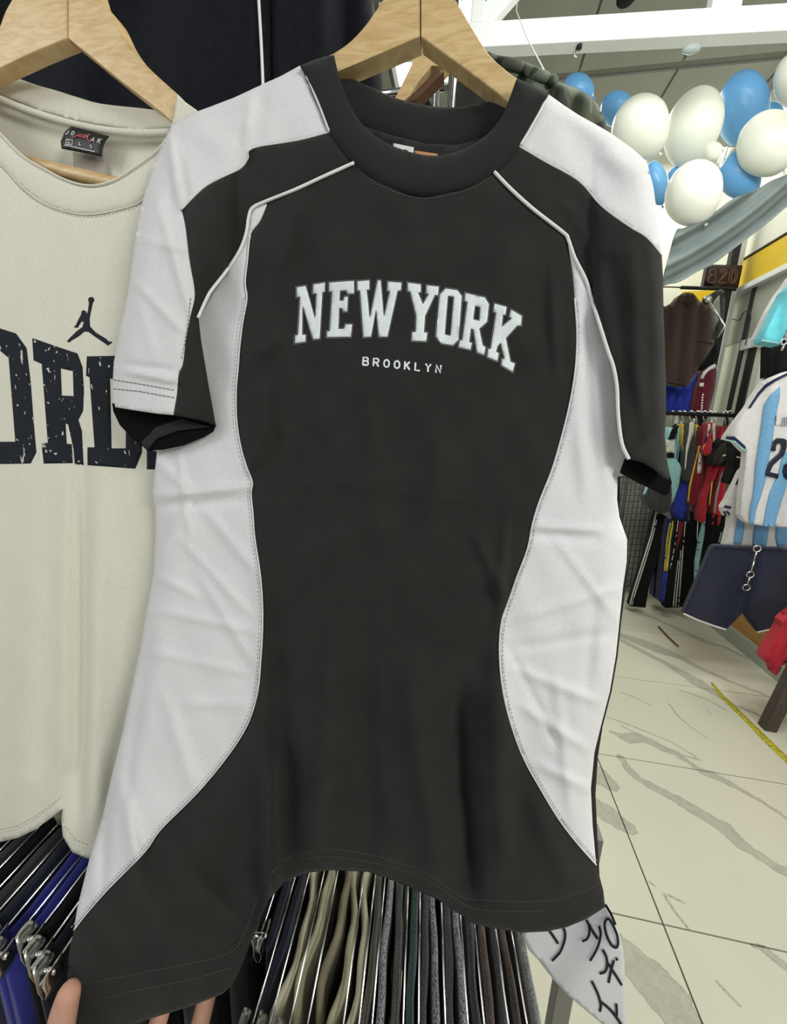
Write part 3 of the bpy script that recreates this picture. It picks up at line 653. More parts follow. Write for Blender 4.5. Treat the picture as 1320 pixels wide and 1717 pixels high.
pants = [
 ('black track trousers with three white side stripes, leftmost on the far rack', c33([(330, 258), (400, 300), (400, 420), (330, 640), (270, 820), (240, 998), (122, 985), (160, 860), (240, 620), (290, 400)]), 3.05, BLK,
  [('stripe', c33(ribbon_poly([(325, 262), (285, 440), (215, 660), (140, 900), (122, 975)], 9)), WHT), ('stripe', c33(ribbon_poly([(338, 270), (300, 440), (232, 665), (155, 905), (135, 980)], 7)), WHT)]),
 ('dark navy trousers hanging behind the three striped ones', c33([(290, 640), (400, 400), (400, 300), (340, 280), (365, 700), (345, 920), (300, 915), (300, 800)]), 3.18, INDIGO, []),
 ('navy trousers with yellow stripes and a blue lower leg', c33([(400, 320), (470, 330), (450, 450), (420, 700), (380, 960), (345, 950), (365, 700), (380, 500)]), 3.02, INDIGO,
  [('yellow_stripe', c33(ribbon_poly([(452, 335), (425, 480), (402, 720)], 15)), YEL), ('yellow_stripe', c33(ribbon_poly([(430, 350), (405, 480), (385, 720)], 11)), YEL), ('blue_leg', c33([(370, 728), (410, 728), (385, 960), (352, 945)]), BLUE)]),
 ('black trousers with long white stripes in the middle of the lower row', c33([(470, 330), (550, 330), (545, 500), (520, 800), (505, 995), (390, 1000), (420, 720), (460, 480)]), 3.0, BLK,
  [('stripe', c33(ribbon_poly([(490, 335), (465, 520), (430, 700)], 6)), WHT), ('stripe', c33(ribbon_poly([(545, 340), (525, 560), (510, 760), (492, 990)], 6)), WHT), ('stripe', c33(ribbon_poly([(510, 560), (490, 780), (470, 990)], 6)), WHT), ('stripe', c33(ribbon_poly([(490, 640), (470, 800), (452, 990)], 6)), WHT), ('red_panel', c33([(500, 340), (530, 345), (520, 420), (480, 560), (485, 440)]), DRED)]),
 ('plain black trousers between the white striped and the teal striped ones', c33([(560, 260), (640, 280), (640, 500), (600, 800), (560, 1000), (500, 990), (525, 760), (550, 500)]), 3.05, BLK, []),
 ('black trousers with a wide teal side panel on the far rack', c33([(640, 280), (720, 280), (700, 500), (650, 700), (620, 880), (560, 990), (600, 800), (630, 500)]), 3.02, BLK,
  [('teal_panel', c33([(680, 300), (708, 300), (690, 440), (655, 640), (645, 720), (622, 860), (608, 870), (612, 650), (640, 480)]), TEAL), ('stripe', c33(ribbon_poly([(660, 290), (640, 330), (635, 480)], 6)), WHT)]),
 ('wide black trousers hanging at the right end above the navy shorts', c33([(720, 280), (850, 290), (850, 500), (760, 530), (640, 900), (560, 1010), (620, 860), (680, 560)]), 3.0, BLK, [('teal_stripe', c33(ribbon_poly([(820, 420), (800, 500)], 8)), TEAL), ('teal_stripe', c33(ribbon_poly([(840, 400), (822, 500)], 6)), TEAL)]),
]
for lab, out, y, m, parts in pants:
    bg_garment('trousers', lab, 'trousers', out, y, m, parts, thick=0.07, step=5, folds=((0.012, 13, 0.2, 0.4),), rnd=0.0, rw=4, smooth=0)
M['grid_wire'] = mat('grid_wire', (0.09, 0.09, 0.08), 0.6)
# wire mesh panel at the left of the far rack
gp = thing('wire_grid_panel', 'wire grid display panel with a grey sheet behind, beside the shirt', 'display panel', Vector(PY(1060, 900, 3.5)))
def gpt(u, v): # u 0..1 across, v 0..1 down
    x = 1015 + u * 105; return Vector(PY(x - v * 26, 800 + v * 185, 3.5))
for k in range(15):
    MB().tube([gpt(k / 14, 0) + Vector((0, 0, 0.25)), gpt(k / 14, 1)], 0.0035 if k not in (0, 5, 14) else 0.010, 6).build('upright_wire', M['grid_wire'], gp, True)
for k in range(19):
    MB().tube([gpt(0, k / 18), gpt(1, k / 18)], 0.0035 if k not in (0, 18) else 0.009, 6).build('cross_wire', M['grid_wire'], gp, True)
sheet('backing', [(1005, 760), (1130, 760), (1100, 995), (985, 990)], const(3.56, (0.02, 22, 0.1, 0)), col_cloth('pale_grey_sheet', (0.46, 0.465, 0.43)), gp, 10, 0.01)
MB().tube([gpt(0.35, 1), Vector(PY(1058, 985, 3.45))], 0.012, 8).build('leg', M['steel'], gp, True)

# ---------------------------------------------------------------- striped jersey group at the right edge
ja = c4([(1400, 120), (1320, 140), (1200, 190), (1090, 250), (1000, 380), (930, 500), (820, 640), (720, 780), (700, 822), (800, 850), (900, 950), (915, 900), (905, 1050), (880, 1280)]) + c33([(975, 130), (965, 290), (980, 320), (1010, 350), (1130, 372), (1230, 378), (1320, 384), (1420, 392)]) + [(1370, 800), (1368, 640)]
JY = 2.2
jr = thing('football_jersey', 'white jersey with light blue stripes and a dark number, hanging at the right edge', 'jersey', Vector(PY(1290, 740, JY)))
def jd(px, py): return JY + 0.012 * np.sin(px / 9.0 + py / 60.0) + 0.05 * np.clip((1262 - px) / 45, 0, 1) ** 1.5
sheet('body', ja, jd, WHT, jr, 5, 0.04)
for nm, poly, m in (('blue_stripe', c4([(1252, 290), (1248, 400), (1200, 640), (1175, 850), (1130, 1080), (1122, 1190)]) + c33([(1165, 0), (1120, 150), (1085, 250), (1068, 360), (1033, 355), (1035, 250), (1060, 150), (1075, 0)]) + c4([(1005, 1080), (1040, 850), (1075, 600), (1088, 480), (1150, 380)]), SKYB),
    ('blue_stripe', c4([(1330, 930), (1290, 980), (1262, 1050), (1235, 1180)]) + c33([(1225, 40), (1190, 120), (1160, 250), (1140, 372), (1225, 378), (1260, 250), (1300, 120), (1320, 60)]) + c4([(1330, 1150)]), SKYB),
    ('shoulder_stripe', c4([(1340, 142), (1200, 210), (1100, 270), (1030, 350), (930, 505), (955, 505), (1040, 380), (1110, 300), (1200, 238), (1340, 170)]), INDIGO),
    ('cuff', c4([(712, 790), (790, 790), (850, 840), (905, 890), (905, 920), (850, 880), (800, 830), (705, 815)]), INDIGO), ('teal_trim', c4([(700, 818), (800, 838), (900, 930), (898, 950), (800, 858), (700, 830)]), TEAL)):
    sheet(nm, poly, jd, m, jr, 5, 0.003, off=-0.006)
strokes_mesh('name_lettering', [c4(L) for L in ([(1212, 580), (1203, 680), (1225, 680)], [(1236, 680), (1246, 680)], [(1268, 690), (1280, 600), (1318, 600), (1312, 690)], [(1298, 600), (1292, 690)], [(1318, 600), (1350, 600), (1345, 690)])], 1.3, jd, -0.010, M['ink_navy'], jr)
two_ = c4([(1160, 935), (1208, 938), (1212, 880), (1235, 858), (1262, 862), (1268, 900), (1240, 960), (1140, 1050), (1108, 1140), (1105, 1185), (1230, 1215), (1238, 1170), (1150, 1150), (1180, 1080), (1290, 980), (1318, 900), (1318, 830), (1290, 812), (1220, 808), (1180, 840)])
sheet('number_two', two_, jd, M['ink_navy'], jr, 5, 0.002, off=-0.010)
sheet('number_next', c4([(1320, 1060), (1290, 1080), (1278, 1140), (1290, 1200), (1330, 1230), (1400, 1230), (1400, 1050)]), jd, M['ink_navy'], jr, 6, 0.002, off=-0.010)
MB().tube([Vector(PY(1322, 610, JY + 0.03)), Vector(PY(1322, 585, JY + 0.03)), Vector(PY(1330, 575, JY + 0.03))], 0.003, 6).build('hanger_hook', M['chrome'], jr, True)

jb = thing('football_jersey', 'second white and blue striped jersey, layered behind and below the numbered one', 'jersey', Vector(PY(1265, 890, 2.27)))
def jd2(px, py): return 2.32 + 0.010 * np.sin(px / 8.0 + 1)
jo = c4([(940, 1080), (900, 1110), (860, 1150), (800, 1280), (740, 1390)]) + c33([(870, 170), (830, 230), (835, 260), (855, 300), (890, 300), (882, 380), (845, 522), (905, 528), (960, 520), (1050, 530), (1165, 535), (1290, 540), (1400, 545), (1400, 300), (1100, 200), (1000, 0)])
sheet('body', jo, jd2, WHT, jb, 5, 0.04)
for nm, poly, m in (('blue_stripe', c33([(960, 270), (985, 330), (1000, 360), (985, 470), (970, 515), (915, 510), (930, 400), (950, 300)]), SKYB), ('blue_stripe', c33([(1080, 360), (1185, 370), (1175, 470), (1160, 530), (1062, 522), (1065, 450)]), SKYB),
    ('blue_stripe', c33([(1240, 370), (1320, 380), (1320, 530), (1250, 530), (1235, 460)]), SKYB), ('shoulder_stripe', c4([(900, 1110), (860, 1150), (800, 1275), (820, 1275), (870, 1180), (915, 1125)]), INDIGO),
    ('cuff', c33([(845, 215), (895, 225), (892, 242), (838, 232)]), INDIGO), ('cuff', c33([(835, 262), (850, 258), (860, 300), (848, 302)]), INDIGO), ('cuff', c33([(862, 255), (885, 275), (884, 295), (858, 268)]), INDIGO)):
    sheet(nm, poly, jd2, m, jb, 5, 0.003, off=-0.006)

sh = thing('shorts', 'navy sports shorts with white hem trim hanging under the striped jerseys', 'shorts', Vector(PY(1250, 985, 2.25)))
def sd(px, py):
    return 2.22 + 0.016 * np.sin((px - 1200) / 17.0 + (py - 920) * 0.012) * np.clip((py - 925) / 60, 0, 1) + 0.012 * np.exp(-((px - 1255 + (py - 985) * 0.25) / 6) ** 2)
so = c33([(790, 520), (755, 530), (735, 560), (720, 600), (660, 740), (600, 880), (530, 1040), (640, 1090), (750, 1130), (855, 1163), (900, 1120), (990, 1030), (1040, 1110), (1095, 1182), (1200, 1160), (1330, 1125), (1420, 1100), (1420, 560), (1300, 545), (1000, 535)])
sheet('body', so, sd, NAVY, sh, 5, 0.03)
tube_px('hem_trim', c33([(530, 1042), (640, 1092), (750, 1132), (855, 1165)]), 0.005, sd, 0.0, WHT, sh)
tube_px('hem_trim', c33([(1095, 1184), (1200, 1162), (1330, 1127)]), 0.005, sd, 0.0, WHT, sh)
tube_px('waistband', c33([(770, 530), (1000, 540), (1300, 548)]), 0.008, sd, 0.0, NAVY, sh)
ch = thing('wire_hook_chain', 'thin metal hook chain with rings hanging over the navy shorts', 'chain', Vector(PY(1262, 940, 2.12)))
def ring_at(px, py, r, y=2.19):
    c = Vector(PY(px, py, y)); MB().tube([c + Vector((math.cos(a) * r, 0, math.sin(a) * r)) for a in np.linspace(0, 2 * math.pi, 17)], 0.004, 6).build('ring', M['steel'], ch, True)
for x, y in c33([(1092, 547), (1040, 745), (1010, 843)]): ring_at(x, y, 0.016)
for a, b in ((c33([(1088, 565)])[0], c33([(1068, 640)])[0]), (c33([(1068, 640)])[0], c33([(1045, 728)])[0]), (c33([(1036, 762)])[0], c33([(1016, 826)])[0])):
    MB().tube([Vector(PY(*a, 2.19)), Vector(PY(*b, 2.19))], 0.0045, 6).build('link_bar', M['chrome'], ch, True)

cy, dcy = bg_garment('jersey', 'turquoise jersey sleeve with dark cuff at the right edge above the striped jersey', 'jersey', c6([(1400, 560), (1320, 640), (1240, 780), (1160, 950), (1065, 1125), (1060, 1160), (1150, 1180), (1240, 1195), (1290, 1100), (1320, 1040), (1400, 1000)]), 2.05, CYAN,
    [('cuff_seam', c6([(1062, 1135), (1240, 1165), (1236, 1180), (1058, 1152)]), TEAL)], smooth=0, rnd=0.02, rw=6)
bg_garment('jersey', 'white sleeve with black bands behind the turquoise jersey', 'jersey', c6([(1400, 480), (1320, 590), (1265, 660), (1160, 840), (1030, 1115), (1025, 1180), (1130, 1195), (1200, 1120), (1330, 800), (1400, 700)]), 2.12, WHT,
    [('black_band', c6([(1262, 660), (1300, 640), (1250, 740), (1225, 728)]), BLK), ('black_band', c6([(1160, 838), (1210, 830), (1165, 920), (1125, 905)]), BLK), ('cuff', c6([(1032, 1112), (1070, 1125), (1120, 1190), (1022, 1178)]), BLK)], smooth=0)
bg_garment('jacket', 'black garment hanging between the turquoise jersey and the striped jersey', 'jacket', c6([(1130, 1190), (1240, 1195), (1330, 1040), (1420, 1000), (1420, 1500), (1320, 1460), (1240, 1490), (1120, 1520)]), 2.3, BLK, smooth=0)
kc = thing('key_ring_hook', 'small silver ring and tag on the black garment at the right edge', 'hook', Vector(PY(1314, 575, 2.1)))
MB().tube([Vector(PY(1318, 556, 2.1)), Vector(PY(1317, 568, 2.1))], 0.004, 6).tube([Vector(PY(1315, 578, 2.1)), Vector(PY(1311, 588, 2.1))], 0.004, 6).build('wire', M['chrome'], kc, True)
c = Vector(PY(1315, 573, 2.1)); MB().tube([c + Vector((math.cos(a) * .012, 0, math.sin(a) * .012)) for a in np.linspace(0, 2 * math.pi, 13)], 0.004, 6).build('ring', M['chrome'], kc, True)
rc, _ = bg_garment('cloth', 'bright red cloth draped over the dark wooden stand', 'cloth', [(1400, 1000), (1322, 1034), (1312, 1050), (1296, 1078), (1281, 1102), (1288, 1114), (1297, 1120), (1301, 1133), (1309, 1124), (1316, 1112), (1340, 1118), (1400, 1125)], 1.93, RED, smooth=2, folds=((0.012, 18, 0.5, 0),), thick=0.05)
st = thing('wooden_stand', 'dark brown wooden display stand with square legs under the red cloth', 'stand', (1.5, 1.9, 0))
lb = Vector(PZ(1286, 1221, 0.0)); MB().bar(lb, Vector((lb.x + 0.06, lb.y, 0.385)), 0.05, 0.05, up=(0, 1, 0)).build('leg', M['dark_wood'], st, bevel=0.003)
MB().bar(lb + Vector((0.27, 0, 0)), lb + Vector((0.27, 0, 0.40)), 0.05, 0.05, up=(0, 1, 0)).build('leg', M['dark_wood'], st, bevel=0.003)
MB().bar(lb + Vector((0.02, 0, 0.15)), lb + Vector((0.27, 0, 0.15)), 0.03, 0.05).build('crossbar', M['dark_wood'], st, bevel=0.003)
MB().box((lb.x + 0.09, lb.y - 0.03, 0.385), (lb.x + 0.30, lb.y + 0.10, 0.405)).build('top', M['dark_wood'], st, bevel=0.003)
# floor tapes
tag(sheet('floor_tape', spline(ribbon_poly(s5([(600, 1258), (660, 1335), (740, 1410), (800, 1470), (880, 1550), (960, 1630), (1030, 1695), (1120, 1790)]), [4, 6, 7, 7, 9, 9, 9, 10]), 2, True), const(0.0015), M['tape_yellow'], None, 5, 0.001, plane='Z'), 'worn yellow tape strip stuck on the marble floor near the wooden stand', 'tape')
tag(sheet('floor_tape', ribbon_poly(s5([(288, 928), (345, 990), (405, 1045)]), [3, 4, 3]), const(0.0015), M['tape_brown'], None, 4, 0.001, plane='Z'), 'short brown tape scrap stuck on the marble floor behind', 'tape')

# ---------------------------------------------------------------- main shirt
ctrl = np.array([(500, 110, .470), (920, 158, .470), (705, 40, .470), (703, 330, .452), (420, 250, .462), (280, 225, .470), (1090, 300, .470), (1110, 428, .468), (1115, 700, .46), (700, 600, .435), (430, 800, .430), (262, 800, .440), (1040, 900, .430),
    (850, 1000, .408), (640, 1000, .405), (440, 1200, .385), (230, 1200, .375), (1010, 1300, .395), (1012, 1500, .380), (800, 1540, .358), (600, 1460, .362), (455, 1500, .350), (300, 1500, .310), (120, 1565, .285), (220, 1710, .262), (390, 1650, .290)], float)
def tps(ct):
    P_ = ct[:, :2] / 1000.; n = len(P_); d = np.linalg.norm(P_[:, None] - P_[None], axis=2)
    K = np.where(d > 0, d ** 2 * np.log(d + 1e-12), 0) + np.eye(n) * 0.004; Q = np.hstack([np.ones((n, 1)), P_])
    A = np.block([[K, Q], [Q.T, np.zeros((3, 3))]]); s = np.linalg.solve(A, np.concatenate([ct[:, 2], np.zeros(3)]))
    def f(px, py):
        q = np.stack([np.asarray(px, float), np.asarray(py, float)], -1).reshape(-1, 2) / 1000.
        d = np.linalg.norm(q[:, None] - P_[None], axis=2); r = np.where(d > 0, d ** 2 * np.log(d + 1e-12), 0) @ s[:n] + s[n] + q @ s[n + 1:]
        return r.reshape(np.shape(px))
    return f
base = tps(ctrl)
def ridge_fn(L):
    def f(px, py):
        px = np.asarray(px, float); py = np.asarray(py, float); o = np.zeros(px.shape)
        for (x0, y0, x1, y1, w_, a) in L:
            ax, ay = x1 - x0, y1 - y0; LL = math.hypot(ax, ay); t = ((px - x0) * ax + (py - y0) * ay) / LL ** 2
            tc = np.clip(t, 0, 1); d = np.hypot(px - x0 - tc * ax, py - y0 - tc * ay)
            fade = np.clip(1 - (2 * tc - 1) ** 4, 0, 1)
            o -= a * np.exp(-(d / w_) ** 2) * (0.25 + 0.75 * fade)
        return o
    return f
# creases: x0,y0,x1,y1,width px,amplitude m (towards the viewer)
creases = ridge_fn([
 (256, 832, 425, 815, 7, .0030), (262, 850, 420, 838, 9, -.0022), (300, 760, 318, 900, 6, .0022), (318, 835, 268, 935, 6, .0022), (262, 770, 330, 840, 8, .002), (340, 850, 430, 960, 9, .0018), (300, 900, 420, 1030, 7, .0014), (330, 960, 430, 1120, 8, .0013), (255, 960, 330, 1000, 8, .0018),
 (250, 1020, 430, 1060, 8, .0016), (235, 1090, 420, 1130, 8, .0012), (270, 1150, 330, 1330, 14, .0020), (200, 1300, 240, 1480, 14, .003), (180, 1300, 170, 1500, 9, -.002), (250, 1060, 200, 1400, 12, -.002), (300, 1180, 420, 1180, 10, .0012),
 (890, 882, 1008, 888, 6, .0028), (890, 898, 1010, 905, 9, -.0020), (860, 1040, 1040, 985, 9, .0018), (850, 1090, 1030, 1060, 9, -.0018), (930, 900, 1035, 1040, 8, .0014), (860, 1120, 1010, 1180, 9, .0020), (870, 1180, 990, 1260, 9, .0022), (850, 1080, 940, 1260, 7, -.0016), (900, 1280, 1000, 1330, 9, .002), (930, 1120, 960, 1380, 10, .0015), (1000, 1000, 980, 1200, 12, -.002), (960, 560, 985, 860, 14, .002), (1000, 600, 1020, 830, 9, .002),
 (425, 815, 700, 800, 8, .0014), (560, 815, 860, 848, 7, .0012), (420, 790, 450, 700, 10, .004), (445, 640, 448, 780, 9, .004), (432, 600, 470, 560, 14, .003),
 (440, 900, 446, 1300, 16, .003), (470, 1000, 480, 1440, 20, -.005), (560, 1060, 540, 1440, 26, .006), (610, 1050, 620, 1440, 22, -.005), (680, 1080, 740, 1480, 26, .007), (640, 930, 700, 1180, 16, -.002), (770, 1150, 790, 1500, 18, -.010), (830, 1080, 850, 1480, 24, .006), (800, 900, 850, 1010, 10, .003), (850, 860, 835, 1060, 9, .003),
 (690, 560, 760, 1000, 40, .002), (540, 450, 520, 800, 40, -.003), (620, 620, 640, 960, 18, .0018), (890, 1330, 960, 1500, 20, .004), (740, 700, 720, 900, 14, .0012),
 (452, 1250, 456, 1510, 14, .012), (470, 1440, 430, 1580, 12, .006), (260, 1480, 420, 1320, 30, .003), (160, 1600, 380, 1540, 40, -.002), (300, 1440, 420, 1560, 18, .002),
 (560, 380, 610, 470, 20, .0015), (500, 340, 470, 460, 14, .003), (820, 380, 900, 620, 26, .002), (925, 430, 935, 640, 10, .003),
 (420, 165, 412, 270, 8, .004), (440, 150, 435, 250, 10, -.003), (300, 200, 400, 260, 20, .003), (950, 200, 1040, 330, 26, -.004), (1000, 250, 1080, 300, 18, .003), (940, 330, 1000, 420, 12, .003)])
flut = lambda px, py: 0.0007 * np.sin(px / 21.0 + py / 57.0) + 0.0005 * np.sin(px / 13.0 - py / 23.0) + 0.0004 * np.sin(py / 17.0 + px / 40.0)
body_out = [(262, 700), (263, 760), (256, 825), (261, 852), (261, 900), (258, 960), (245, 1030), (237, 1080), (222, 1150), (205, 1230), (190, 1290), (172, 1370), (150, 1440), (130, 1520), (121, 1565), (114, 1600), (112, 1650), (120, 1690), (133, 1740), (200, 1735), (224, 1717), (318, 1688), (373, 1667), (391, 1650), (424, 1572), (451, 1508), (481, 1478), (511, 1464), (554, 1459), (618, 1462), (663, 1478), (693, 1490), (733, 1508), (760, 1526), (796, 1550), (841, 1559), (878, 1564), (917, 1562), (950, 1555), (984, 1541), (1015, 1521), (1012, 1493), (1006, 1471), (1000, 1450), (994, 1384), (991, 1323), (997, 1262), (1008, 1217), (1023, 1159), (1033, 1100), (1039, 1042), (1045, 984), (1051, 943), (1052, 905), (1039, 867), (1035, 838), (1036, 800), (1045, 700)]
def D(px, py):
    px = np.asarray(px, float); py = np.asarray(py, float)
    y = base(px, py) + 2.1 * creases(px, py) + 1.2 * flut(px, py)
    # the sides wrap round towards the back below the sleeves
    P_ = np.stack([px.ravel(), py.ravel()], -1); d = pdist(P_, body_out[1:-1], False).reshape(px.shape)
    k = np.clip((py - 760) / 120, 0, 1) * np.clip((1560 - py) / 200, 0, 1)
    y = y + 0.016 * k * np.clip(1 - d / 42, 0, 1) ** 2
    return y
ts = thing('t_shirt', 'black and white panelled t-shirt with NEW YORK print, hanging in front on a wooden hanger', 't-shirt', (0, 0.47, 1.6))
seamL_body = spline([(448, 343), (436, 371), (420, 394), (415, 436), (411, 473), (414, 500), (407, 540), (402, 580), (399, 620), (396, 655), (397, 706), (404, 750), (414, 784), (423, 808), (421, 828), (424, 859), (427, 900), (436, 960), (440, 1010), (440, 1060), (437, 1110), (432, 1160), (415, 1215), (380, 1270), (330, 1330), (270, 1390), (242, 1429), (182, 1490), (145, 1532), (124, 1559)], 4)
seamR_body = spline([(952, 405), (960, 455), (964, 500), (968, 560), (965, 620), (955, 680), (940, 740), (925, 790), (905, 840), (893, 880), (885, 920), (868, 965), (852, 1010), (842, 1040), (838, 1080), (840, 1130), (848, 1180), (862, 1230), (880, 1275), (905, 1320), (935, 1370), (965, 1410), (1000, 1450)], 4)
pipL = spline([(594, 273), (545, 295), (495, 318), (450, 336), (424, 348), (417, 364), (413, 390), (402, 420), (379, 455), (356, 485), (348, 498), (332, 533)], 4)
pipR = spline([(829, 288), (858, 318), (896, 352), (945, 390), (953, 401), (964, 432), (983, 470), (992, 500), (1006, 545), (1020, 589), (1029, 615), (1035, 650), (1037, 696), (1043, 743), (1055, 770)], 4)
col_front_out = spline([(553, 222), (575, 252), (594, 273), (617, 292), (639, 307), (677, 322), (715, 328), (753, 322), (791, 311), (829, 288), (850, 270), (870, 246)], 4)
def cut(curve, a, b):  # part of a curve between the points nearest to a and b
    A = np.array(curve); i = int(np.argmin(np.hypot(*(A - np.array(a)).T))); j = int(np.argmin(np.hypot(*(A - np.array(b)).T)))
    return [tuple(p) for p in (A[i:j + 1] if i <= j else A[j:i + 1][::-1])]
# black front panel
front = cut(col_front_out, (594, 273), (829, 288)) + cut(pipR, (829, 288), (953, 401))[1:] + seamR_body + \
    [(1006, 1471), (1012, 1493), (1015, 1521), (984, 1541), (950, 1555), (917, 1562), (878, 1564), (841, 1559), (796, 1550), (760, 1526), (733, 1508), (693, 1490), (663, 1478), (618, 1462), (554, 1459), (511, 1464), (481, 1478), (451, 1508), (424, 1572), (405, 1620), (391, 1650), (373, 1667), (318, 1688), (224, 1717), (170, 1742), (136, 1745), (122, 1690), (113, 1650), (115, 1600)] + seamL_body[::-1] + cut(pipL, (450, 336), (594, 273))[:-1]
sheet('front_panel', front, D, M['black_cotton'], ts, 7, 0.0012, puff=0.0012, pw=4)
sideL = seamL_body + [(130, 1520), (150, 1440), (172, 1370), (190, 1290), (205, 1230), (222, 1150), (237, 1080), (245, 1030), (258, 960), (261, 900), (261, 852), (256, 825), (263, 760), (262, 700), (300, 560)] + cut(pipL, (332, 533), (450, 336))[:-1]
sheet('side_panel', sideL, D, M['white_cotton'], ts, 6, 0.0012, puff=0.0012, pw=4)['label'] = 'white side panel'
sideR = seamR_body + [(994, 1384), (991, 1323), (997, 1262), (1008, 1217), (1023, 1159), (1033, 1100), (1039, 1042), (1045, 984), (1051, 943), (1052, 905), (1039, 867), (1035, 838), (1036, 800), (1060, 790)] + cut(pipR, (1055, 770), (953, 401))
sheet('side_panel', sideR, D, M['white_cotton'], ts, 6, 0.0012, puff=0.0012, pw=4)['label'] = 'white side panel'
# sleeves: rounder, closer to the viewer
def bump_axis(axis, wd, amp):
    def f(px, py):
        P_ = np.stack([np.asarray(px, float).ravel(), np.asarray(py, float).ravel()], -1); A = np.array(axis, float)
        d = pdist(P_, A, False).reshape(np.shape(px)); y = np.asarray(py, float)
        k = np.clip((y - A[0, 1]) / (A[1, 1] - A[0, 1]), 0, 1)
        return -amp * k * np.sqrt(np.clip(1 - (d / wd) ** 2, 0, 1))
    return f
slL = bump_axis([(300, 200), (285, 420), (272, 560), (270, 760)], 100, 0.030)
slcr = ridge_fn([(284, 222, 304, 352, 7, .007), (262, 330, 330, 560, 8, .0030), (215, 460, 310, 560, 7, .0022), (214, 395, 320, 420, 7, .0020), (205, 620, 300, 640, 5, .0045), (200, 612, 290, 622, 7, -.003), (230, 500, 260, 600, 9, .0016), (330, 540, 350, 640, 10, .002), (300, 300, 230, 380, 8, .002), (290, 240, 420, 200, 22, .002), (320, 350, 350, 460, 16, .003)])
def rim(line, amp, wd):
    def f(px, py):
        P_ = np.stack([np.asarray(px, float).ravel(), np.asarray(py, float).ravel()], -1)
        return amp * np.clip(1 - pdist(P_, line, False).reshape(np.shape(px)) / wd, 0, 1) ** 2
    return f
rimL = rim([(503, 104), (443, 134), (333, 180), (280, 222), (242, 326), (220, 455), (191, 607), (189, 682)], 0.014, 30)
def DL(px, py): return base(px, py) + flut(px, py) + creases(px, py) + slL(px, py) + 1.6 * slcr(px, py) + rimL(px, py)
seamSL = spline([(553, 222), (500, 236), (424, 249), (417, 265), (405, 282), (379, 295), (348, 311), (326, 330), (305, 352)], 4)
sleeve_fold = spline([(305, 352), (311, 379), (318, 436), (327, 492), (320, 528), (312, 569), (307, 610), (300, 627), (297, 661), (291, 695)], 4)
yokeL = [(503, 110), (470, 128), (443, 140), (394, 163), (355, 178), (333, 186), (312, 196), (290, 208), (280, 227), (261, 265), (250, 300), (242, 326), (234, 360), (227, 398), (220, 455), (213, 500), (201, 552), (191, 607), (189, 640), (189, 682), (225, 688), (266, 694), (291, 696)] + sleeve_fold[::-1][1:] + seamSL[::-1][1:]
sheet('shoulder_panel', yokeL + [(528, 166)], DL, M['white_cotton'], ts, 6, 0.0012, puff=0.0012, pw=4)['label'] = 'white shoulder and sleeve panel'
blkL = cut(col_front_out, (553, 222), (594, 273)) + pipL[1:] + [(336, 569), (348, 641), (361, 713), (341, 706), (291, 696)] + sleeve_fold[::-1][1:] + seamSL[::-1][1:-1]
sheet('sleeve_panel', blkL, DL, M['black_cotton'], ts, 6, 0.0012, off=-0.0004, puff=0.0012, pw=4)
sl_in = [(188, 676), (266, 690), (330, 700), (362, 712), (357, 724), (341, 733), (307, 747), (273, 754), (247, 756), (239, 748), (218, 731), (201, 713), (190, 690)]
sheet('sleeve_back', sl_in, lambda px, py: base(px, py) - 0.008 - 0.004 * np.clip((py - 690) / 60, 0, 1), mat('sleeve_inside_shaded', (0.006, 0.006, 0.006), 0.95, spec=0.05), ts, 5, 0.0012)  # shadow inside the sleeve is painted in: darker than the black cotton
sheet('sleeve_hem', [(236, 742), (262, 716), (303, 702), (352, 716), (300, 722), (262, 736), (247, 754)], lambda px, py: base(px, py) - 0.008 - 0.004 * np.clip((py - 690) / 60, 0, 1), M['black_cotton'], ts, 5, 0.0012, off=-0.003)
slR = bump_axis([(1080, 250), (1078, 420), (1082, 560), (1085, 830)], 85, 0.022)
slcr2 = ridge_fn([(1060, 400, 1075, 700, 14, .004), (1100, 450, 1105, 720, 9, .003), (1020, 420, 1050, 640, 14, -.003), (1062, 768, 1110, 700, 10, .003), (960, 310, 1090, 390, 22, .002), (1060, 600, 1090, 760, 9, .002)])
rimR = rim([(920, 152), (1024, 218), (1087, 271), (1104, 360), (1113, 460), (1117, 640), (1120, 780)], 0.014, 28)
def DR(px, py): return base(px, py) + flut(px, py) + creases(px, py) + slR(px, py) + slcr2(px, py) + rimR(px, py)
seamSR = spline([(871, 245), (915, 271), (971, 303), (1009, 345), (1055, 379), (1085, 398), (1110, 428)], 4)
yokeR = [(920, 158), (945, 176), (971, 193), (1000, 209), (1024, 223), (1062, 250), (1085, 271), (1096, 314), (1102, 360), (1108, 405)] + seamSR[::-1] + [(895, 203)]
sheet('shoulder_panel', yokeR, DR, M['white_cotton'], ts, 6, 0.0012, puff=0.0012, pw=4)['label'] = 'white shoulder panel'
blkR = cut(col_front_out, (829, 288), (871, 245)) + seamSR[1:] + [(1112, 460), (1113, 519), (1115, 580), (1117, 638), (1117, 696), (1115, 731), (1120, 778), (1124, 798), (1121, 806), (1112, 800), (1096, 786), (1078, 776)] + pipR[::-1][:-1]
sheet('sleeve_panel', blkR, DR, M['black_cotton'], ts, 6, 0.0012, off=-0.0004, puff=0.0012, pw=4)
sheet('sleeve_back', [(1048, 770), (1055, 766), (1078, 772), (1096, 782), (1112, 796), (1124, 798), (1127, 810), (1122, 827), (1115, 831), (1090, 819), (1067, 808), (1040, 793)], lambda px, py: base(px, py) - 0.006, mat('sleeve_inside_shaded', (0.006, 0.006, 0.006), 0.95, spec=0.05), ts, 5, 0.0012)  # same near-black colour paints the shade inside this sleeve
